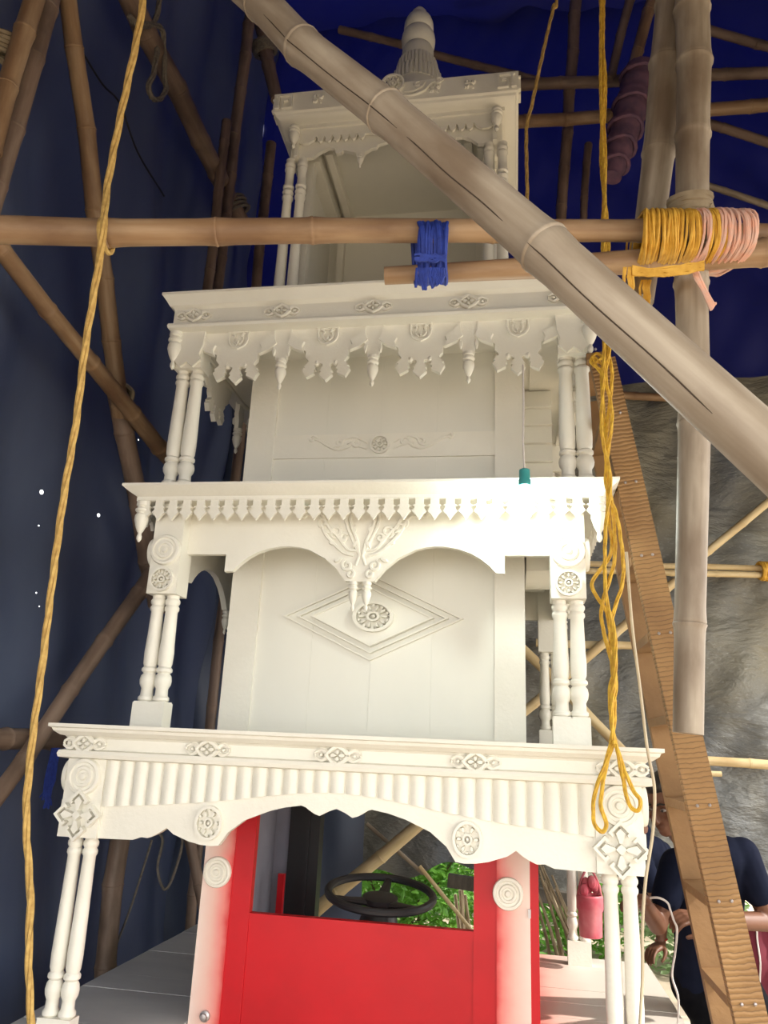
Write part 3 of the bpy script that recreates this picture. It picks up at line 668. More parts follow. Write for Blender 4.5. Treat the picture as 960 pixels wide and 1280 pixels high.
# -------- body (shrine box running up through the tiers)
WP = M['white_panel']
BY = .57
def body(z0, z1):
    b = MB().box(-.648, -.63, BY+.02, 1.53, z0, z1).box(.63, .648, BY+.02, 1.53, z0, z1).box(-.648, .648, 1.51, 1.53, z0, z1).build('body_wall', WP, chariot, smooth=0)
    for i, (xa, xb) in enumerate(((-.52, -.262), (-.262, .0), (.0, .262), (.262, .535))):
        MB().box(xa+.0002, xb-.0002, BY+.014+.0012*(i % 2), BY+.03, z0, z1).build('board', WP, b, smooth=0)
    for xa, xb in ((-.648, -.512), (.526, .652)):
        MB().box(xa, xb, BY, BY+.03, z0, z1).build('stile', W, b, smooth=0)
    return b
B2 = body(1.60, 2.50)
B3 = body(2.60, 3.42)
for k, sc in enumerate((1.0, .84, .68)):
    hx, hz = .395*sc, .185*sc
    lz = [(hx, 2.142), (0, 2.142+hz), (-hx, 2.142), (0, 2.142-hz)]
    q = 1-.036/sc
    for a in range(4):
        p0, p1 = lz[a], lz[(a+1) % 4]; i0 = (p0[0]*q, 2.142+(p0[1]-2.142)*q); i1 = (p1[0]*q, 2.142+(p1[1]-2.142)*q)
        MB().prism([p0, p1, i1, i0], BY-.004-.006*k, BY+.018).build('diamond_moulding', W, B2, smooth=0)
MB().prism([(.27, 2.142), (0, 2.27), (-.27, 2.142), (0, 2.014)], BY-.006, BY+.018).build('diamond_panel', WP, B2, smooth=0)
put('carved_medallion', ME_OVAL, B2, (.01, BY-.006, 2.142))
rl = MB().box(-.512, .526, BY+.002, BY+.03, 2.885, 3.002).build('rail', W, B3, smooth=0)
for s in (-1, 1):
    P = []
    P.append(smoothline([(s*a, BY, b) for a, b in ((.06, 2.955), (.12, 2.985), (.17, 2.975), (.19, 2.945), (.235, 2.945), (.28, 2.97), (.32, 2.995), (.345, 2.985))], 5))
    P.append(smoothline([(s*a, BY, b) for a, b in ((.06, 2.925), (.13, 2.95), (.155, 2.935), (.20, 2.925), (.25, 2.945), (.30, 2.975), (.335, 2.975))], 5))
    P.append(spiral(s*.115, 2.958, .024, 0, 1.1, BY, 12, s)); P.append(spiral(s*.19, 2.958, .018, 2, 1.1, BY, 12, -s)); P.append(spiral(s*.325, 2.982, .014, 2, 1.0, BY, 12, -s))
    sc = scrollwork(P, .0062)
    for cx, cz, an in ((.21, 2.94, .4), (.16, 2.95, 2.6), (.26, 2.955, .5)): petal(sc, s*cx, cz, an if s > 0 else PI-an, .035, .013, BY+.003, .008)
    sc.build('scrollwork', W, rl, smooth=50)
put('carved_disc', ornament_disc(.046, 1, 1, 8), rl, (.0, BY+.002, 2.945))
# side closet with lapped boards between body and right-hand columns of tier 3
lap = MB().box(.655, .80, 1.0, 1.02, 2.60, 3.41).build('side_panel', W, chariot, smooth=0)
for i in range(8):
    z = 2.61+i*.098
    MB().prism([(0, z), (0, z+.096), (1, z+.096), (1, z)], 0, 0) if False else None
    MB().add([(.657, .96, z), (.80, .96, z), (.80, .985, z+.097), (.657, .985, z+.097), (.657, 1.0, z), (.80, 1.0, z), (.80, 1.0, z+.097), (.657, 1.0, z+.097)], [(0,1,2,3),(7,6,5,4),(0,4,5,1),(1,5,6,2),(2,6,7,3),(3,7,4,0)]).build('lapped_board', W, lap, smooth=0)
# boxed soffit at the right of tier 2
MB().box(.66, .80, .60, 1.0, 2.36, 2.48).build('soffit_box', W, chariot, smooth=0)

# -------- cab
cabf = MB()
cabf.box(-.515, .532, BY, BY+.03, .34, .955).build('door_panel', M['red'], chariot, smooth=0)
d0 = [o for o in chariot.children if o.name == 'door_panel'][0]
MB().box(-.525, -.434, BY-.006, BY+.032, .34, 1.50).build('door_stile', M['red'], d0, smooth=0)
MB().box(.449, .535, BY-.006, BY+.032, .34, 1.50).build('door_stile', M['red'], d0, smooth=0)
MB().box(-.434, .449, BY-.004, BY+.034, .925, .957).build('door_rail', M['red'], d0, smooth=0)
for s, x0 in ((-1, -.515), (1, .535)):
    me = MB().box(0, .125, 0, .08, .30, 1.56).mesh('post', M['post_spray'], 0)
    p = put('post', me, chariot, (x0, BY-.012, 0)); p.scale.x = s
    b = MB().lathe([(.020, 0), (.020, .010), (.012, .014), (.012, .026), (.0005, .028)], 12, FRONT).build('bolt', M['bolt'], chariot, (s*.572, BY-.012, .592))
    put('rosette', ME_ROS_S, chariot, (s*.578, BY-.012, 1.098))
MB().box(.660, .692, BY-.01, BY+.05, .30, 1.52).build('door_edge', M['red'], chariot, smooth=0)
MB().box(.652, .662, BY-.02, BY+.0, 1.02, 1.05).build('hinge', M['bolt'], chariot, smooth=0)
M['grey_wall'] = mat('grey_cab_lining', (.30, .30, .36), (.25, .25, .30), 4, rough=.6)
MB().box(-.648, -.62, BY+.07, 1.52, .36, 1.56).build('cab_side_wall', M['grey_wall'], chariot, smooth=0)
xa, xb, xc = at(318, 1100, Y=1.48).x, at(360, 1100, Y=1.48).x, at(398, 1100, Y=1.48).x
MB().box(-.62, xb, 1.48, 1.50, .36, 1.56).build('cab_back_wall', M['grey_wall'], chariot, smooth=0)
MB().box(xb, xc, 1.44, 1.53, .36, 1.56).build('cab_back_post', M['black'], chariot, smooth=0)
MB().box((xb+xc)/2+.012, (xb+xc)/2+.03, 1.425, 1.44, .4, 1.54).build('cab_trim', M['black'], chariot, smooth=0)
rx_ = at(350, 1120, Y=1.30); MB().box(rx_.x-.015, rx_.x+.015, 1.29, 1.32, .37, at(350, 1092, Y=1.30).z).build('red_rod', M['red'], chariot, smooth=0)
MB().box(-.64, .64, .64, 1.55, .33, .36).build('cab_floor', M['grey_in'], chariot, smooth=0)
sw = bpy.data.objects.new('steering_wheel', None); COL.objects.link(sw); sw.parent = chariot; sw.location = (.045, .84, 1.017); sw.rotation_euler = (math.radians(8), math.radians(3), 0)
mb = MB(); R = .222; n = 40
mb.tube([(R*math.cos(2*PI*k/n), R*math.sin(2*PI*k/n), 0) for k in range(n+1)], .0165, 10); mb.build('rim', M['black'], sw)
MB().lathe([(.055, -.055), (.075, -.03), (.075, -.012), (.055, -.005), (.0005, -.003)], 20).build('hub', M['black'], sw)
for a in (PI*.5+.0, PI*.5+2.1, PI*.5-2.1):
    MB().tube([(.05*math.cos(a), .05*math.sin(a), -.03), (.13*math.cos(a), .13*math.sin(a), -.018), (R*math.cos(a), R*math.sin(a), 0)], [.034, .022, .014], 8, flat=((0, 0, 1), .5)).build('spoke', M['black'], sw)
MB().lathe([(.085, -.66), (.085, -.12), (.075, -.09), (.05, -.04)], 18).build('steering_column', M['black'], sw)

# ================================================================ BAMBOO SCAFFOLD
def bamboo(a, b, pxa, pxb, m, label, nodes=None, group='scaffold bamboo poles', bend=0.0, name='bamboo_pole', crack=False, seed=None, ext=(0, 0), toX=None):
    """cane from point a to point b; pxa, pxb = thickness in photo pixels at the two ends"""
    a = Vector(a); b = Vector(b); L = (b-a).length
    ra = pxa*depth(a)/F_PX/2; rb = pxb*depth(b)/F_PX/2
    # the cane runs on past the picture's edge
    e0, e1 = ext
    if toX is not None: e1 = (toX-b.x)/(b.x-a.x)
    T = 1+e0+e1; remap = lambda t: (t+e0)/T
    dv, dr2 = b-a, rb-ra
    a, b, L = a-dv*e0, b+dv*e1, L*T; ra, rb = ra-dr2*e0, rb+dr2*e1
    ra, rb = max(ra, .012), max(rb, .012)
    rr = random.Random(seed if seed is not None else int(abs(a.x*931+a.z*517+b.y*77)*10))
    if nodes is None:
        nodes = []; s = rr.uniform(.1, .35)
        while s < L: nodes.append(s/L); s += rr.uniform(.30, .46)*(1 if ra > .03 else .8)
    else:
        nodes = [remap(t) for t in nodes]
        q = nodes[0]-.36/L
        while q > .01: nodes.insert(0, q); q -= .36/L
        q = nodes[-1]+(.62 if crack else .36)/L
        while q < .99: nodes.append(q); q += .36/L
    ss = {0.0: 1.0, 1.0: .97}
    for t in nodes:
        for dt, k in ((-.060, .985), (-.022, 1.01), (-.008, 1.05), (-.002, 1.10), (.002, 1.10), (.005, 1.03), (.009, 1.06), (.022, 1.035), (.060, .985)):
            q = t+dt*(ra/.04)*.8/L
            if 0 < q < 1: ss[q] = k
    prev = -1; mb = MB(); pts = []; rs = []
    kx = [rr.uniform(-.25, .25) for _ in range(len(nodes)+2)]; ky = [rr.uniform(-.25, .25) for _ in range(len(nodes)+2)]
    grid = [0]+list(nodes)+[1]
    for t in sorted(ss):
        if t-prev < 1e-4: continue
        prev = t; i = max(k for k in range(len(grid)) if grid[k] <= t+1e-9); i = min(i, len(grid)-2)
        f = (t-grid[i])/max(1e-6, grid[i+1]-grid[i]); r = ra+(rb-ra)*t
        x = (kx[i]*(1-f)+kx[i+1]*f)*r*.8+bend*math.sin(PI*t); y = (ky[i]*(1-f)+ky[i+1]*f)*r*.8
        pts.append((x, y, t*L)); rs.append(r*ss[t])
    n = 20 if max(pxa, pxb) > 26 else 12
    mb.tube(pts, rs, n)
    o = mb.build(name, M[m], smooth=60)
    o.location = a; o.rotation_mode = 'QUATERNION'; q = Vector((0, 0, 1)).rotation_difference((b-a).normalized()); o.rotation_quaternion = q
    tag(o, label, 'bamboo pole', group)
    if crack:
        tocam = q.inverted() @ (CAM-(a+b)/2).normalized(); ang = math.atan2(tocam.y, tocam.x)+crack
        c = MB()
        for (t0, t1) in ((.16, .47), (.49, .66), (.70, .93)):
            t0, t1 = remap(t0), remap(t1); pp = []
            for k in range(13):
                t = t0+(t1-t0)*k/12; i = np.interp(t*L, [p[2] for p in pts], rs); bx = np.interp(t*L, [p[2] for p in pts], [p[0] for p in pts]); by = np.interp(t*L, [p[2] for p in pts], [p[1] for p in pts])
                an = ang+.03*math.sin(k*.7+t0*9); pp.append((bx+i*.995*math.cos(an), by+i*.995*math.sin(an), t*L))
            c.tube(pp, [.0004]+[.0013]*11+[.0004], 5)
        ck = c.build('split', M['crack'], o)
    return o
def px(p): return p
BP = {}
def bb(key, p, q, wa, wb, m, label, **k):
    BP[key] = bamboo(p, q, wa, wb, m, label, **k); return BP[key]
A = at
bb('diag', A(285, -27, d=1.93), A(1000, 592, d=1.01), 42, 82, 'bamboo_grey', 'thick weathered bamboo pole slanting across in front of the upper tiers, split along its side', nodes=[.105, .232, .415, .70], crack=.25, seed=3, ext=(1.0, 1.25))
bb('beam1', A(-30, 286, d=2.22), A(1000, 291, d=2.30), 36, 25, 'bamboo_tan', 'long level bamboo beam tied with blue strips before the top tier', nodes=[.155, .285, .40, .62, .80, .93], seed=5, ext=(.26, 0), toX=3.8)
bb('beam2', A(481, 346, d=2.36), A(1000, 315, d=2.24), 22, 36, 'bamboo_tan', 'short bamboo beam with cut end under the long level beam', seed=8, toX=2.9)
bb('upright', A(861, 917, Y=-.60), A(868, -30, Y=-.60), 37, 42, 'bamboo_grey', 'straight grey upright bamboo pole ending above the ladder', nodes=[.11, .335, .52, .735, .85, .94], seed=11, ext=(0, .8))
bb('upright2', A(799, 376, Y=-.49), A(850, -30, Y=-.49), 36, 42, 'bamboo_grey', 'leaning upright bamboo pole bound beside the straight upright', nodes=[.42, .70, .9], seed=12, ext=(0, .25))
LX = -1.55
for i, (p, q, wa, wb, m, lab, kw) in enumerate([
    ((47, -15), (-25, 230), 25, 25, 'bamboo_tan', 'reddish bamboo pole in the upper corner of the blue tarpaulin, foremost of two crossing', {'ext': (.5, .6)}),
    ((66, -15), (-25, 320), 26, 22, 'bamboo_dark', 'dark bamboo pole behind the reddish corner pole on the blue tarpaulin', {'ext': (.5, .5)}),
    ((84, -15), (152, 520), 22, 22, 'bamboo_tan', 'tall brown bamboo upright against the blue tarpaulin above the crossing', {'ext': (.5, 0)}),
    ((146, 490), (196, 760), 24, 24, 'bamboo_dark', 'lower bamboo upright against the blue tarpaulin below the crossing', {}),
    ((-25, 283), (222, 585), 24, 21, 'bamboo_tan', 'slanting bamboo brace crossing the brown upright on the blue tarpaulin', {'ext': (.5, 0)}),
    ((160, -10), (312, 296), 30, 20, 'bamboo_dark', 'thick slanting bamboo brace hung with a grey rope loop', {'ext': (.6, 0)}),
    ((-25, 921), (78, 923), 27, 25, 'bamboo_dark', 'short level bamboo rail low on the blue tarpaulin', {'ext': (1.5, 0)}),
    ((-20, 1020), (190, 715), 23, 20, 'bamboo_dark', 'low slanting bamboo brace behind the lowest column pair', {'ext': (.4, 0)})]):
    xx = LX+(.09 if i in (0, 4, 7) else 0)+(-.0 if i != 3 else -.02)
    bb('L%d' % i, A(*p, X=xx), A(*q, X=xx), wa*1.0, wb*1.0, m, lab, **kw)
Yb = 2.92
for i, (p, q, wa, wb, m, lab, yy) in enumerate([
    ((312, 30), (262, 430), 14, 16, 'bamboo_dark', 'thin dark bamboo upright beside the brace with the rope loop', 1.9),
    ((284, 152), (215, 736), 12, 14, 'bamboo_dark', 'short bamboo pole standing behind the tier with hanging shields', 1.7),
    ((316, -15), (345, 125), 18, 16, 'bamboo_dark', 'dark bamboo pole slanting down behind the top cornice', 2.3),
    ((338, 180), (227, 1255), 13, 13, 'bamboo_dark', 'dark bamboo upright behind the top tier columns', 2.6),
    ((425, 36), (690, 106), 10, 10, 'bamboo_dark', 'faint roof pole behind the finial', Yb),
    ((610, 108), (985, 88), 15, 15, 'bamboo_dark', 'greyish level bamboo rail high on the navy tarpaulin', 2.72),
    ((610, 155), (985, 130), 16, 17, 'bamboo_tan', 'brown level bamboo rail under the greyish rail on the navy tarpaulin', 2.60),
    ((860, 32), (985, 64), 12, 12, 'bamboo_dark', 'short sloping roof pole above the two level rails', 2.9),
    ((860, 146), (985, 186), 12, 12, 'bamboo_dark', 'sloping thin bamboo pole under the brown level rail', 2.95),
    ((722, -20), (699, 300), 15, 13, 'bamboo_dark', 'thin upright bamboo crossing both level rails', 2.80),
    ((792, -20), (762, 100), 12, 11, 'bamboo_dark', 'thin leaning bamboo pole near the mauve bundle, leftmost of the pair', 2.50),
    ((822, -20), (786, 100), 15, 14, 'bamboo_tan', 'brown leaning bamboo pole dropping to the mauve bundle', 2.40),
    ((735, 180), (728, 300), 10, 9, 'bamboo_dark', 'short thin upright bamboo under the brown level rail', 2.85),
    ((865, 226), (985, 266), 8, 9, 'bamboo_grey', 'thin pale sloping bamboo behind the raffia lashing', 2.9),
    ((640, 703), (985, 711), 8, 8, 'bamboo_pale', 'pale level bamboo batten on the grey tarpaulin, upper of the pair', 2.96),
    ((640, 711), (985, 719), 8, 8, 'bamboo_pale', 'pale level bamboo batten on the grey tarpaulin, lower of the pair', 2.95),
    ((670, 803), (795, 808), 10, 10, 'bamboo_pale', 'short pale level bamboo batten behind the second tier columns', 2.97),
    ((865, 705), (985, 608), 10, 10, 'bamboo_pale', 'pale slanting bamboo brace beside the upright on the grey tarpaulin', 2.93),
    ((640, 903), (845, 726), 12, 11, 'bamboo_pale', 'pale bamboo brace rising to the ladder behind the second tier', 2.90),
    ((552, 709), (798, 957), 13, 12, 'bamboo_pale', 'pale bamboo brace falling to the ladder behind the second tier', 2.83),
    ((762, 493), (856, 499), 10, 10, 'bamboo_tan', 'short level bamboo rail between ladder head and upright', 3.06),
    ((870, 950), (985, 958), 11, 12, 'bamboo_pale', 'yellowish level bamboo batten low on the grey tarpaulin', 2.93),
    ((850, 966), (902, 968), 7, 7, 'bamboo_pale', 'stub of pale cane jutting out beside the ladder', 3.13),
    ((900, 1094), (985, 1112), 12, 13, 'bamboo_pale', "lowest yellow cane level behind the man's shoulder", 2.85),
    ((378, 1152), (560, 1001), 17, 15, 'bamboo_pale', 'slanting bamboo brace seen through the cab window', 2.84),
    ((524, 1083), (690, 1287), 5, 5, 'bamboo_pale', 'thin yellow cane slanting behind the cab window', 2.92),
    ((458, 1030), (530, 1092), 5, 5, 'bamboo_grey', 'thin grey cane high behind the cab window', 2.93),
    ((153, 1025), (126, 1260), 24, 26, 'bamboo_dark', 'stout bamboo upright standing behind the grey deck edge', 1.9),
    ((232, 1020), (288, 1310), 14, 14, 'bamboo_dark', 'dark bamboo pole behind the grey deck beside the cab post', 2.5),
    ]):
    bb('R%d' % i, A(*p, Y=yy), A(*q, Y=yy), wa, wb, m, lab, ext=((.1 if p[0] == 316 else .45) if p[1] < 31 else 0, 0), toX=3.8 if q[0] > 980 else None)
o = MB().box(-.09, .09, -.09, .09, 0, 1).build('timber_beam', M['dark_wood'])
p, q = A(560, 1100, Y=3.05), A(760, 1132, Y=3.05); o.location = p; o.rotation_mode = 'QUATERNION'; o.rotation_quaternion = Vector((0, 0, 1)).rotation_difference((q-p).normalized()); o.scale = (.45, .45, (q-p).length)
tag(o, 'dark weathered beam along the bottom edge of the grey tarpaulin', 'beam')

# ---------------------------------------------------------------- lashings
def strand_wrap(mb, o, ax, u, v, ru, rv, off, r, rr, flat=.5, tilt=.0, gap=None):
    """one loop of a strand round an elliptical bundle: centre o, axis ax, half sizes ru along u, rv along v"""
    pts = []; n = 26; ph = rr.uniform(0, 6)
    for k in range(n+1):
        a = 2*PI*k/n
        x = abs(math.cos(a))**.75*math.copysign(1, math.cos(a)); y = abs(math.sin(a))**.75*math.copysign(1, math.sin(a))
        pts.append(o+ax*(off+tilt*math.sin(a+ph*.05)+.004*math.sin(a*2+ph))+u*(x*ru)+v*(y*rv))
    mb.tube(pts, r, 5)
def lashing(key, label, cat, pxc, y0, y1, x0, x1, d, n, mats, rdepth=.06, rstr=.0042, tails=(), seed=1, taper=0.0):
    """strands bound round the level poles between photo columns x0..x1, rows y0..y1, at camera depth d"""
    rr = random.Random(seed)
    c = at((x0+x1)/2, (y0+y1)/2, d=d); top = at((x0+x1)/2, y0, d=d); rt_ = at(x1, (y0+y1)/2, d=d)
    u = (top-c); ru = u.length; u.normalize(); ax = (rt_-c); hw = ax.length; ax.normalize(); v = u.cross(ax).normalized()
    t = thing(key, label, cat, tuple(c))
    bms = [MB() for _ in mats]
    for i in range(n):
        f = (i+.5)/n*2-1; w_ = hw*f*(1-.0)
        mi = mats[0][2](f) if callable(mats[0][2]) else 0
        k = 1+rr.uniform(-.05, .05)
        strand_wrap(bms[mi], Vector((0, 0, 0)), ax, u, v, ru*k, rdepth*(1+rr.uniform(-.06, .10)), w_+rr.uniform(-.003, .003), rstr*rr.uniform(.8, 1.25), rr, tilt=rr.uniform(-.012, .012)-taper*f)
    for mi, (nm, mm, _) in enumerate(mats):
        if bms[mi].v: bms[mi].build(nm, M[mm], t, smooth=50)
    return t, c, u, ax, v, bms
def pick(f): return 1 if (-.02 < f < .2 or f > .42) else 0
tl, c, u, ax, v, _ = lashing('raffia_lashing', 'wide yellow and pink raffia lashing round the beams and uprights', 'lashing', None, 272, 337, 796, 912, 2.30, 92, [('yellow_strands', 'yellow_raffia', pick), ('pink_strands', 'pink_raffia', pick)], rdepth=.125, seed=4, taper=.02)
mb = MB(); rr = random.Random(9)
for k in range(14):
    y = 333+rr.uniform(-3, 9); pts = [at(790+10*j, y+4*math.sin(j*.5)+rr.uniform(-1.5, 1.5), d=2.165+.0*j)-c for j in range(0, 10)]
    mb.tube(pts, .004, 5)
mb.build('cross_strands', M['yellow_raffia'], tl, smooth=50); mb = MB()
for k in range(10):
    x = 786+rr.uniform(-7, 7); mb.tube([at(x+rr.uniform(-2, 2), 334+j*12, d=2.17)-c for j in range(4)], .0038, 5)
mb.build('loose_strands', M['yellow_raffia'], tl, smooth=50); mb = MB()
for k in range(10):
    x = 806+rr.uniform(-6, 6); mb.tube([at(x+rr.uniform(-2, 2), 350+j*10, d=2.35)-c for j in range(4)], .0038, 5)
mb.build('loose_strands', M['yellow_raffia'], tl, smooth=50)
mb = MB()
for k in range(16):
    e = rr.uniform(-10, 10); mb.tube(smoothline([at(868+e*.3, 336, d=2.2)-c, at(874+e*.5, 352+e*.3, d=2.2)-c, at(884+e*.7, 370+e*.8, d=2.2)-c, at(892+e*.35, 384-e*.5, d=2.2)-c], 4), .0042, 5)
mb.build('frayed_end', M['pink_raffia'], tl, smooth=50)
tl, c, u, ax, v, _ = lashing('cloth_lashing', 'deep blue plastic strip lashing with frayed ends on the level beam', 'lashing', None, 283, 352, 521, 556, 2.275, 20, [('strips', 'blue_cloth', lambda f: 0)], rdepth=.075, rstr=.006, seed=6)
mb = MB(); rr = random.Random(5)
for k in range(26):
    x = rr.uniform(521, 555); l = rr.uniform(6, 16) if x > 540 else rr.uniform(10, 26)
    mb.tube([at(x, 335, d=2.19)-c, at(x+rr.uniform(-3, 3), 345, d=2.19)-c, at(x+rr.uniform(-4, 4), 345+l*.7, d=2.195)-c], .004, 5)
for k in range(9):
    mb.tube([at(518+j*6.5, 322+3*math.sin(j+k)+rr.uniform(-3, 3), d=2.185)-c for j in range(7)], .0036, 5)
mb.build('frayed_ends', M['blue_cloth'], tl, smooth=50)
def coil(label, pc, d, px_r, px_h, m, turns, axis_to, name='rope_lashing', r=.006, group='small pole lashings', sq=1.0, tail=None):
    """rope turns round a pole crossing at photo pixel pc"""
    c = at(*pc, d=d); e = at(*axis_to, d=d); ax = (e-c).normalized(); s = d/F_PX
    u = ax.orthogonal().normalized(); v = ax.cross(u); mb = MB(); R_ = px_r*s; H_ = px_h*s; n = turns*16
    pts = [ax*(H_*(k/n-.5))+(u*math.cos(2*PI*k/16)+v*math.sin(2*PI*k/16))*R_*(1+.05*math.sin(k)) for k in range(n+1)]
    mb.tube(pts, r, 6)
    if tail: mb.tube(smoothline([pts[-1]]+[at(*q, d=d-.04)-c for q in tail], 5), r, 6)
    o = mb.build(name, M[m], None, tuple(c), smooth=50); return tag(o, label, 'lashing', group)
dB = depth(A(861, 270, Y=-.60))
coil('brown cloth wound round the upright just above the raffia lashing', (862, 262), dB, 22, 26, 'bamboo_c' if False else 'dry', 5, (862, 200), r=.014, tail=[(884, 262), (888, 258)])
coil('rope tie where brace and upright cross on the blue tarpaulin', (146, 487), depth(A(146, 487, X=LX)), 20, 16, 'dry', 3, (165, 470), r=.012, tail=[(166, 490), (160, 508), (158, 515)])
coil('rope tie where thick brace meets the thin pole, high on blue tarpaulin', (292, 258), depth(A(292, 258, X=LX)), 17, 20, 'grey_rope', 4, (300, 275), r=.012)
coil('dark rope tie on the dark pole behind the top cornice', (330, 60), depth(A(330, 60, Y=2.3)), 13, 14, 'grey_rope', 4, (338, 90), r=.02)
coil('yellow tie on the pale battens near the grey tarpaulin edge', (955, 714), depth(A(955, 714, Y=2.95)), 10, 10, 'yellow_raffia', 4, (985, 716), r=.014)
# mauve cloth bundle wound round a pole
p, q = A(803, 88, Y=2.35), A(764, 222, Y=2.35)
t = thing('cloth_bundle', 'mauve cloth bundle wound round a pole among the level rails', 'cloth bundle', tuple(p))
L = (q-p).length; dr = (q-p).normalized(); s = depth(p)/F_PX
MB().tube([dr*(L*k/24) for k in range(25)], [s*(21-9*(k/24)**2+1.6*math.sin(k*2.1)) for k in range(25)], 14).build('wrapped_cloth', M['purple_cloth'], t, smooth=60)
mb = MB(); uu = dr.orthogonal().normalized(); vv = dr.cross(uu)
for z in (.08, .35, .55, .72, .88):
    mb.tube([dr*(L*z+.02*math.sin(k))+(uu*math.cos(2*PI*k/14)+vv*math.sin(2*PI*k/14))*s*(23-9*z*z) for k in range(15)], .018, 6)
mb.build('binding', M['purple_cloth'], t, smooth=50)

# ================================================================ LADDER
t = thing('wooden_ladder', 'sawn plank ladder with wide steps leaning on the side of the chariot', 'ladder', (1.462, .42, 0))
B0 = Vector((1.462, 0, 0)); T0 = Vector((.969, 0, 3.16)); dirL = (T0-B0).normalized(); LL = (T0-B0).length
angL = math.atan2(T0.x-B0.x, T0.z-B0.z)
def stile(y0, y1, m):
    o = MB().box(-.05, .05, y0, y1, 0, LL).build('stile', m, t, smooth=0)
    o.location = (0, 0, 0); o.rotation_euler = (0, angL, 0); return o
stile(-.20, -.155, M['kerf']); stile(.205, .25, M['plank'])
nst = 11
for i in range(nst):
    z = .30+i*.29
    xm = (T0.x-B0.x)/(T0.z-B0.z)*z
    o = MB().box(-.052, .046, -.155, .205, -.015, .015).build('step', M['plank'], t, smooth=0)
    o.location = (xm, 0, z); o.rotation_euler = (0, -.10, 0)
    mb = MB()
    for dx in (-.02, .02): mb.ball((dx, -.201, .005), .006, 6, 4)
    mb.build('nail', M['bolt'], o)

# ================================================================ ROPES AND CABLES
def rope(name, label, pts, r, m, cat='rope', group=None, twist=True, n=6, base=None):
    pts = smoothline(pts, n); base = Vector(pts[0]); mb = MB()
    if twist:
        # three-strand lay
        dense = smoothline(pts, 3); acc = 0
        for s in range(3):
            pp = []; acc = 0; ref = Vector((.3, 1, .2))
            for i, p in enumerate(dense):
                if i: acc += (p-dense[i-1]).length
                tv = (dense[min(i+1, len(dense)-1)]-dense[max(i-1, 0)]).normalized()
                a = (ref-tv*ref.dot(tv)).normalized(); b = tv.cross(a); ph = acc/(r*5.0)+s*2*PI/3
                pp.append(p-base+(a*math.cos(ph)+b*math.sin(ph))*r*.48)
            mb.tube(pp, r*.58, 5)
    else:
        mb.tube([p-base for p in pts], r, 7)
    o = mb.build(name, M[m], None, tuple(base), smooth=60); return tag(o, label, cat, group)
dr_ = 2.13
gp = [(222, -330, 2.4), (200, -160, 2.3), (183, -30, 2.2), (173, 40, 2.2), (150, 150, 2.2), (135, 230, 2.18), (131, 270, 2.13), (128, 300, 2.12), (122, 340, 2.16), (106, 440, 2.2), (95, 530, 2.2), (80, 620, 2.2), (64, 740, 2.18), (52, 840, 2.15), (40, 930, 2.12), (33, 1020, 2.1), (38, 1120, 2.08), (36, 1200, 2.06), (40, 1300, 2.04)]
rope('hanging_rope', 'long golden twisted rope hanging past the level beam down to the deck', [A(x, y, d=d) for x, y, d in gp], .0105, 'gold_rope', n=4)
rope('rope_loop', 'grey rope loop hanging from the thick slanting brace', [A(x, y, X=-1.50) for x, y in [(203, -20), (196, 20), (188, 30), (170, 28), (162, 20), (172, 32), (200, 34), (205, 60), (206, 95), (207, 112), (200, 124), (190, 122), (186, 108), (192, 92), (197, 60)]], .017, 'grey_rope', n=4)
coil('golden rope turn round the long level beam', (133, 294), 2.225, 21, 5, 'gold_rope', 2, (180, 294), r=.007)
Y1 = -.07
def rl(pts, Y): return [A(x, y, Y=Y) for x, y in pts]
grp = 'yellow ropes hanging beside the ladder'
ylab = 'yellow rope strand hanging in a loose bundle between columns and ladder'
bund = [[(752, -420), (750, -20), (757, 100), (753, 200), (757, 290), (760, 420), (752, 470), (758, 560), (760, 640), (764, 690), (740, 730), (758, 765), (763, 800), (766, 850), (768, 900), (758, 950), (744, 990), (742, 1025), (752, 1040), (758, 1030), (751, 1005), (757, 960), (768, 925)],
        [(754, -420), (755, -20), (752, 100), (757, 200), (753, 290), (757, 420), (765, 470), (757, 560), (766, 640), (768, 700), (752, 760), (757, 800), (770, 850), (764, 900), (776, 950), (790, 985), (800, 1000), (797, 1013), (786, 1005), (778, 970), (770, 930)],
        [(753, -420), (753, -20), (755, 100), (751, 200), (760, 290), (763, 420), (757, 470), (765, 520), (757, 600), (772, 650), (779, 720), (765, 775), (768, 830), (762, 870), (768, 930)],
        [(755, -420), (751, -20), (751, 130), (756, 230), (755, 300), (755, 430), (754, 480), (752, 540), (763, 600), (757, 660), (757, 740), (768, 790), (769, 840), (765, 880), (766, 925)]]
for i, b in enumerate(bund):
    rope('hanging_rope', ('yellow rope by the ladder whose end loops over the fluted valance', 'yellow rope by the ladder whose end loops over the corner rosette', ylab, ylab)[i], [A(x, y, Y=Y1-.012*i) for x, y in b], .0068, 'yellow_rope', group=grp, n=4)
rope('rope_knot', 'knotted bright yellow rope end at the head of the ladder', [A(x, y, Y=.10) for x, y in [(742, 455), (752, 447), (745, 442), (738, 452), (750, 462), (757, 470), (748, 462), (740, 446), (747, 450), (755, 458)]], .006, 'yellow_rope', n=4)
rope('hanging_rope', 'thin golden rope dropping beside the top cornice', rl([(707, -320), (697, -25), (692, 8), (680, 60), (665, 130), (658, 165), (659, 250), (655, 300)], .30), .009, 'gold_rope', n=4)
rope('power_cable', 'beige power cable hanging along the ladder to the deck', rl([(783, 690), (790, 780), (800, 860), (809, 935), (818, 985), (816, 1040), (807, 1100), (803, 1160), (803, 1220), (799, 1300)], -.03), .005, 'cable', 'cable', twist=False)
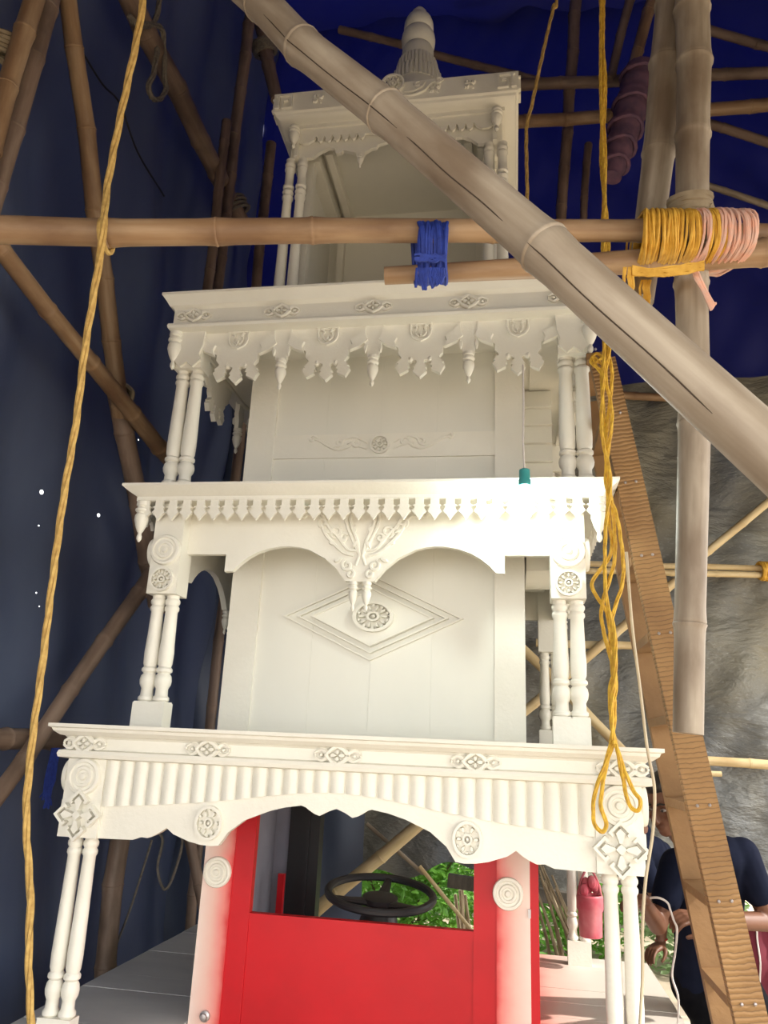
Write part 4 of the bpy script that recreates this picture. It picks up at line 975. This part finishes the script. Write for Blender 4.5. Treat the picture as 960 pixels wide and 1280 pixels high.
rope('hanging_string', 'black cord hanging on the blue tarpaulin', [A(x, y, X=LX) for x, y in [(101, 62), (128, 105), (150, 130), (172, 190), (205, 245)]], .006, 'black', 'string', twist=False)
rope('hanging_string', 'grey cord slung in a loop behind the grey deck', rl([(152, 1034), (185, 1036), (203, 1048), (197, 1085), (206, 1112), (219, 1088), (227, 1045), (200, 1026), (152, 1026)], 1.9), .008, 'grey_rope', 'string', twist=False)
rope('hanging_string', 'grey cord slanting down to the bamboo upright behind the deck', rl([(190, 1050), (165, 1130), (138, 1200)], 2.1), .007, 'grey_rope', 'string', twist=False)
# blue plastic tassel low on the left wall
mb = MB(); rr = random.Random(2); c = A(68, 950, X=-1.45)
for k in range(22):
    mb.tube([A(70+rr.uniform(-5, 5), 935, X=-1.45)-c, A(62+rr.uniform(-6, 7), 975, X=-1.45)-c, A(57+rr.uniform(-8, 8), 1003+rr.uniform(-8, 8), X=-1.45)-c], .004, 5)
tag(mb.build('plastic_strips', M['blue_cloth'], None, tuple(c)), 'blue plastic strips dangling from the low level rail', 'strips')

# ================================================================ BULB
bp_ = Vector((.648, .045, 0))
t = thing('light_bulb', 'glowing white light bulb hanging at the second cornice from a teal socket', 'light bulb', (.648, .05, 2.487))
MB().tube([(0, .10, .62), (0, .05, .40), (-.004, .01, .25), (0, 0, .13)], .0035, 6).build('wire', M['cable_white'], t)
MB().lathe([(.012, .135), (.020, .13), (.021, .095), (.024, .09), (.024, .068), (.019, .064)][::-1], 16).build('socket', M['teal'], t)
M['glow'] = mat('lit_bulb', (1, 1, 1), emit=((.90, 1.0, .93), 65.0))
MB().lathe([(.0005, -.043), (.018, -.039), (.030, -.027), (.036, -.008), (.034, .012), (.026, .035), (.018, .05), (.017, .066)], 20).build('glass', M['glow'], t)

# ================================================================ PINK BUCKET
c = A(738, 1150, Y=1.86)
t = thing('plastic_bucket', 'pink stained plastic pot hanging among the rear columns', 'bucket', tuple(c))
s = depth(c)/F_PX
MB().lathe([(12*s, -12*s*1.6), (14*s, -18*s), (15*s, 10*s), (16.5*s, 13*s), (16.5*s, 27*s), (15*s, 29*s), (14*s, 27*s), (13*s, 10*s), (11.5*s, -16*s)], 20).build('pot', M['pink'], t)
mb = MB()
mb.tube(smoothline([(-15*s, 0, 26*s), (-10*s, 0, 45*s), (-3*s, 0, 60*s), (0, 0, 75*s), (3*s, 0, 60*s), (10*s, 0, 45*s), (15*s, 0, 26*s)], 4), .006, 6)
mb.build('handle', M['pink'], t)
mb = MB()
for k in range(6): mb.ball(((-9+4*k)*s*.8, (-4+(k % 3)*4)*s, (34+(k*7) % 11)*s), (6*s, 5*s, 8*s), 8, 6)
mb.build('rag', M['pink'], t)
mb = MB().tube([(0, 0, 74*s), (0, 0, 1.52-c.z)], .004, 6); mb.build('cord', M['cable_white'], t)

coil('frayed pale fibre tie on the reddish corner pole', (8, 58), depth(A(8, 58, X=LX)), 17, 26, 'dry', 5, (0, 90), r=.012, tail=[(12, 90), (4, 120), (6, 150)])

# ================================================================ PEOPLE
def limb(mb, pts, rs, n=14):
    pts = [Vector(p) for p in pts]
    mb.tube(smoothline(pts, 4), list(np.interp(np.linspace(0, len(rs)-1, 4*(len(pts)-1)+1), range(len(rs)), rs)), n)
    for p, r in zip(pts, rs): mb.ball(p, r, 12, 8)
def skin_mesh(name, mb, m, parent, voxel, smooth=3):
    me = mb.mesh(name, m, 180); o = put(name, me, parent)
    r = o.modifiers.new('merge', 'REMESH'); r.mode = 'VOXEL'; r.voxel_size = voxel; r.use_smooth_shade = True
    sm = o.modifiers.new('soft', 'SMOOTH'); sm.factor = .5; sm.iterations = smooth
    return o
def hand(mb, wrist, dirv, palm_n, curl, s=1.0, thumb_side=1):
    """palm and five bent fingers; dirv points from wrist to knuckles, palm_n out of the palm"""
    d = Vector(dirv).normalized(); n = Vector(palm_n); n = (n-d*n.dot(d)).normalized(); sd = d.cross(n)*thumb_side; w0 = Vector(wrist)
    for off in (-.028, -.010, .010, .028):
        limb(mb, [w0+sd*off*.6*s, w0+d*.045*s+sd*off*s, w0+d*.088*s+sd*off*1.05*s], [.017*s, .016*s, .0125*s], 10)
    for off, ln, cu in ((.030, .072, .85), (.010, .080, 1.0), (-.010, .076, 1.05), (-.029, .060, 1.1)):
        k0 = w0+d*.090*s+sd*off*1.08*s; p = [k0]; a = 0; cur = k0
        for seg in (.42, .33, .25):
            a += curl*cu*.75; cur = cur+(d*math.cos(a)+n*math.sin(a))*ln*seg*s; p.append(cur)
        limb(mb, p, [.0098*s, .0090*s, .0082*s, .0070*s], 8)
    t0 = w0+d*.022*s+sd*.030*s; t1 = t0+(d*.55+sd*.55+n*.35).normalized()*.042*s; t2 = t1+(d*.75+sd*.05+n*.55).normalized()*.032*s; t3 = t2+(d*.75-sd*.25+n*.5).normalized()*.026*s
    limb(mb, [t0, t1, t2, t3], [.015*s, .0125*s, .0105*s, .0085*s], 8)
def person(label, root, head, face_dir, neck, shR, shL, chest, pelvis, armR, armL, legs, group=None, hair_long=False, hands=()):
    t = thing('person', label, 'person', root); R0 = Vector(root)
    V = lambda p: Vector(p)-R0
    mb = MB(); h = V(head); f = Vector(face_dir).normalized(); up = (V(head)-V(neck)).normalized(); up = (up+Vector((0, 0, .6))).normalized(); up = (up-f*up.dot(f)).normalized(); sd = f.cross(up)
    B = Matrix((sd, f, up)).transposed().to_4x4(); B.translation = h   # head frame: x side, y face, z up
    mb.ball((0, -.012, .030), (.072, .092, .088), 18, 12, B); mb.ball((0, .022, -.035), (.058, .066, .078), 16, 10, B)
    mb.ball((0, .052, -.088), (.030, .030, .026), 12, 8, B)
    mb.tube([(0, .086, .018), (0, .100, -.008), (0, .112, -.030)], [.009, .012, .016], 8, mx=B); mb.ball((0, .104, -.034), (.020, .014, .012), 10, 6, B)
    mb.ball((0, .078, -.062), (.026, .014, .008), 10, 6, B); mb.ball((0, .076, -.073), (.023, .014, .008), 10, 6, B)
    for s in (-1, 1):
        mb.ball((s*.030, .072, .028), (.026, .016, .010), 10, 6, B); mb.ball((s*.042, .055, -.020), (.026, .026, .024), 10, 6, B)
        mb.ball((s*.074, -.012, -.006), (.012, .020, .033), 10, 6, B)
    limb(mb, [V(neck)-Vector((0, 0, .02)), h-up*.07-f*.012], [.062, .054])
    sc = V(chest); pv = V(pelvis); sR, sL = V(shR), V(shL); mid = (sR+sL)/2
    torso = [(mid*.8+sc*.2, .115), (sc, .130), (sc*.5+pv*.5, .120), (pv, .135)]
    def trunk(m_, g):
        limb(m_, [sR*.9+mid*.1, mid, sL*.9+mid*.1], [.058+g, .085+g, .058+g])
        ax = (sL-sR).normalized()
        for o_ in (-.060, 0, .060):
            limb(m_, [mid+ax*o_, sc+ax*o_, sc*.5+pv*.5+ax*o_*.85, pv+ax*o_], [.078+g, .088+g, .082+g, .095+g])
    trunk(mb, 0)
    for (sh, el, wr) in ((sR, V(armR[0]), V(armR[1])), (sL, V(armL[0]), V(armL[1]))):
        limb(mb, [sh, sh*.5+el*.5, el], [.055, .046, .038]); limb(mb, [el, el*.6+wr*.4, wr], [.039, .036, .026])
    for (hp, kn, an) in legs:
        hp, kn, an = V(hp), V(kn), V(an)
        limb(mb, [hp, hp*.5+kn*.5, kn], [.088, .076, .056]); limb(mb, [kn, kn*.65+an*.35, an], [.055, .054, .036])
        limb(mb, [an+Vector((0, 0, -.03)), an+f*.08*Vector((1, 1, 0)).length*.6+Vector((0, 0, -.045)), an+Vector((f.x, f.y, 0))*.17+Vector((0, 0, -.055))], [.036, .034, .026])
    for (wr, d, n, cu, ts) in hands: hand(mb, V(wr), d, n, cu, 1.0, ts)
    body_ = skin_mesh('body', mb, M['skin'], t, .0052, 3)
    sh = MB(); trunk(sh, .012)
    limb(sh, [V(neck)-Vector((0, 0, .045)), V(neck)-Vector((0, 0, .005))], [.085, .070])
    for (s_, el) in ((sR, V(armR[0])), (sL, V(armL[0]))): limb(sh, [s_, s_*.45+el*.55], [.070, .062])
    skin_mesh('shirt', sh, M['navy'], t, .008, 4)
    tr = MB()
    limb(tr, [pv+Vector((0, 0, .03)), pv], [.14, .135])
    ax = (sL-sR).normalized()
    for o_ in (-.065, .065): limb(tr, [pv+ax*o_+Vector((0, 0, .06)), pv+ax*o_], [.102, .108])
    for (hp, kn, an) in legs:
        hp, kn, an = V(hp), V(kn), V(an); limb(tr, [hp, hp*.5+kn*.5, kn, kn*.5+an*.5, an+Vector((0, 0, .02))], [.112, .098, .080, .072, .062])
    skin_mesh('trousers', tr, M['black_cloth'], t, .010, 4)
    hr = MB(); hr.ball((0, -.022, .045), (.080, .092, .084), 18, 12, B); hr.ball((0, -.055, .0), (.072, .062, .075), 14, 10, B)
    hr.ball((.01, .045, .098), (.055, .042, .030), 12, 8, B); hr.ball((-.02, .0, .115), (.05, .06, .028), 12, 8, B)
    for s in (-1, 1): hr.ball((s*.070, .012, .035), (.012, .02, .035), 8, 6, B)
    skin_mesh('hair', hr, M['hair'], t, .006, 2)
    ey = MB(); br = MB()
    for s in (-1, 1):
        ey.ball((s*.030, .076, .006), (.013, .009, .007), 10, 6, B)
        br.tube([(s*.012, .088, .030), (s*.03, .088, .036), (s*.048, .076, .030)], [.004, .005, .003], 6, mx=B)
    ey.build('eyes', M['eye'], t); ir = MB()
    for s in (-1, 1): ir.ball((s*.030, .083, .006), (.0055, .004, .0055), 8, 6, B)
    ir.build('irises', M['hair'], t); br.build('eyebrows', M['hair'], t)
    return t
# man at the ladder threading a cable
a_hd = A(833, 1005, d=3.22); a_nk = A(868, 1056, d=3.28)
a_sR, a_sL = A(846, 1082, d=3.24), A(928, 1068, d=3.22)
a_ch = A(882, 1120, d=3.30); a_pv = A(890, 1222, d=3.38)
a_eR, a_wR = A(822, 1156, d=3.16), A(803, 1126, d=3.02)
a_eL, a_wL = A(962, 1152, d=3.18), A(876, 1150, d=3.03)
gz = Vector((1.56, 1.06, 0))
manA = person('man in a navy T-shirt bending by the ladder to thread a cable', (gz.x, gz.y, 0), a_hd, (-.62, -.68, -.36), a_nk, a_sR, a_sL, a_ch, a_pv,
    (a_eR, a_wR), (a_eL, a_wL), [(a_pv+Vector((-.06, .06, -.04)), Vector((1.50, 1.10, .46)), Vector((1.54, 1.20, .09))), (a_pv+Vector((.09, -.03, -.04)), Vector((1.62, .92, .46)), Vector((1.66, .98, .09)))],
    hands=((a_wL, a_wL*-1+A(838, 1143, d=2.97), (-.2, .35, -.9), .75, 1), (a_wR, A(790, 1118, d=2.93)-a_wR, (.2, .2, -1), .8, -1)))
hA = A(846, 1138, d=2.93)
rope('thin_cable', "white cable passing through the man's fingers and down to the deck", [A(797, 1131, d=2.92), A(806, 1124, d=2.98), A(822, 1122, d=2.94), A(834, 1128, d=2.93), A(838, 1138, d=2.92), A(842, 1150, d=2.92), A(846, 1162, d=2.94), A(844, 1190, d=2.96), A(840, 1220, d=2.96), A(848, 1250, d=2.94), A(846, 1300, Z=.57)], .0042, 'cable_white', 'cable', twist=False)
# second man, behind, leaning a hand on the deck
b_hd = A(786, 1002, d=4.55)
b_sR, b_sL = A(794, 1062, d=4.45), A(826, 1066, d=4.65)
b_w = A(826, 1180, d=4.35)
manB = person('man in a navy T-shirt behind the capital block, leaning one hand on the deck', (1.68, 2.45, 0), b_hd, (-.6, -.7, -.4), A(800, 1040, d=4.6), b_sR, b_sL, A(815, 1100, d=4.7), Vector((1.66, 2.42, .80)),
    (A(828, 1135, d=4.4), b_w), (A(850, 1120, d=4.75), Vector((1.60, 2.20, .92))), [(Vector((1.60, 2.38, .78)), Vector((1.60, 2.36, .44)), Vector((1.64, 2.45, .09))), (Vector((1.74, 2.46, .78)), Vector((1.74, 2.42, .44)), Vector((1.78, 2.52, .09)))],
    hands=((b_w, A(806, 1195, d=4.25)-b_w, (0, -.2, -1), .55, 1), (Vector((1.60, 2.20, .92)), (-.6, -.5, -.4), (0, 0, -1), .5, -1)))
MB().tube([(b_w-Vector((1.68, 2.45, 0)))+Vector((.006, .012, .02))+Vector((.033*math.cos(k*2*PI/14), .033*math.sin(k*2*PI/14), .006*math.cos(k*2*PI/14))) for k in range(15)], .004, 6).build('wrist_thread', M['red'], manB)

# ================================================================ MAROON CLOTH
c = A(948, 1215, d=3.85)
mb = MB(); nu, nv = 22, 26; vs = []
for j in range(nv+1):
    for i in range(nu+1):
        u, v = i/nu, j/nv
        vs.append((-.12+.55*u, .03*math.sin(u*17+v*2)+.015*math.sin(v*21)+.06*v, .19-.75*v+.015*math.sin(u*9)))
fs = [(j*(nu+1)+i, j*(nu+1)+i+1, (j+1)*(nu+1)+i+1, (j+1)*(nu+1)+i) for j in range(nv) for i in range(nu)]
mb.add(vs, fs)
t = thing('striped_cloth', 'maroon cloth with white stripes hanging over a rail behind the man', 'cloth', (c.x, c.y+.1, c.z))
o = mb.build('cloth', M['maroon'], t, smooth=180); so = o.modifiers.new('thick', 'SOLIDIFY'); so.thickness = .006
st = MB()
for k in range(5):
    i = 2+k*4; st.tube([(vs[j*(nu+1)+i][0], vs[j*(nu+1)+i][1]-.005, vs[j*(nu+1)+i][2]) for j in range(nv+1)], .0045, 5)
st.build('white_stripes', M['cable_white'], t)
MB().tube([(-.14, .0, .20), (.95, .02, .215)], .022, 10).build('rail', M['yellow_wood'], t)
MB().tube([(.62, .01, .19), (.62, .01, -c.z)], .03, 10).build('rail_post', M['yellow_wood'], t)

# ================================================================ PLANTS OUTSIDE
def bush(label, x, y, rx, ry, h, n, m, seed, leaf=.07, group='shrubs beyond the tarpaulin', dry=0):
    rr = random.Random(seed); t = thing('leafy_shrub', label, 'shrub', (x, y, 0), group=group); mb = MB()
    for k in range(n):
        a = rr.uniform(0, 2*PI); q = math.sqrt(rr.random()); z = h*rr.random()**.8
        wd = math.sqrt(max(.05, 1-(z/h)**2*.6))
        p = Vector((rx*q*math.cos(a)*wd, ry*q*math.sin(a)*wd, z)); l = leaf*rr.uniform(.6, 1.3); b = l*rr.uniform(.35, .55)
        d = Vector((rr.uniform(-1, 1), rr.uniform(-1.2, .5), rr.uniform(-.6, .5))).normalized(); s = d.cross(Vector((rr.uniform(-.4, .4), rr.uniform(-.8, 0), 1))).normalized(); nn = s.cross(d)
        mb.add([p, p+d*l*.35+s*b*.5+nn*l*.06, p+d*l*.75+s*b*.38+nn*l*.02, p+d*l-nn*l*.08, p+d*l*.75-s*b*.38+nn*l*.02, p+d*l*.35-s*b*.5+nn*l*.06, p+d*l*.5-nn*l*.03], [(0, 1, 6), (1, 2, 6), (2, 3, 6), (3, 4, 6), (4, 5, 6), (5, 0, 6)])
    me = bpy.data.meshes.new('foliage'); me.from_pydata(mb.v, [], mb.f); me.materials.append(M[m]); o = put('foliage', me, t); o['kind'] = 'stuff'
    for k in range(6):
        a = rr.uniform(0, 2*PI); e = Vector((rx*.7*math.cos(a), ry*.7*math.sin(a), h*.8))
        MB().tube(smoothline([(0, 0, 0), e*.5+Vector((0, 0, .05)), e], 3), [.018, .016, .014, .012, .010, .008, .006], 6).build('stem', M['stem'], t)
    return t
bush('bright green shrub seen through the cab window behind the steering wheel', -.32, 4.5, .85, .5, 1.05, 5200, 'leaf', 1, .085)
bush('green shrub beyond the tarpaulin beside the thin yellow cane', 1.05, 4.9, .50, .5, .95, 2600, 'leaf', 2, .085)
bush('low pale shrub beyond the deck by the pink pot', 2.05, 4.7, .48, .5, .95, 2600, 'leaf2', 3, .08)
bush('pale green shrub behind the second man', 3.1, 4.6, .5, .5, 1.0, 2400, 'leaf2', 4, .08)
bush('tall dark green shrub furthest beyond the tarpaulin, behind the bright shrub', -.4, 6.4, 1.0, .6, 1.7, 4200, 'leaf', 5, .12)
bush('tall dark green shrub furthest beyond the tarpaulin, behind the pale shrub', 1.8, 6.4, 1.1, .6, 1.7, 4200, 'leaf', 6, .12)
bush('tall dark green shrub furthest beyond the tarpaulin, at the far end by the ladder side', 4.1, 6.4, 1.1, .6, 1.7, 3000, 'leaf', 7, .12)
t = thing('dry_stalks', 'bundle of dry stalks leaning behind the deck by the red door edge', 'stalks', (.95, 2.6, 0))
for k in range(9):
    p0 = Vector((rnd.uniform(-.16, .22), rnd.uniform(-.1, .1), 0)); p1 = Vector((rnd.uniform(-.28, -.1), rnd.uniform(-.1, .1), rnd.uniform(.75, .98)))
    MB().tube(smoothline([p0, (p0+p1)/2+Vector((.05, 0, .02)), p1], 4), [.016-.0012*i for i in range(9)], 6).build('stalk', M['dry'], t)
c = at(590, 1138, Y=3.3)
t = thing('dry_stalks', 'short dry stubble beyond the thin yellow cane', 'stalks', (c.x, 3.4, 0))
for k in range(8):
    p0 = Vector((rnd.uniform(-.1, .1), rnd.uniform(-.1, .1), 0)); p1 = p0+Vector((rnd.uniform(-.06, .06), 0, rnd.uniform(.45, .7)))
    MB().tube([p0, (p0+p1)/2+Vector((.02, 0, 0)), p1], [.018, .016, .012], 6).build('stalk', M['dry'], t)
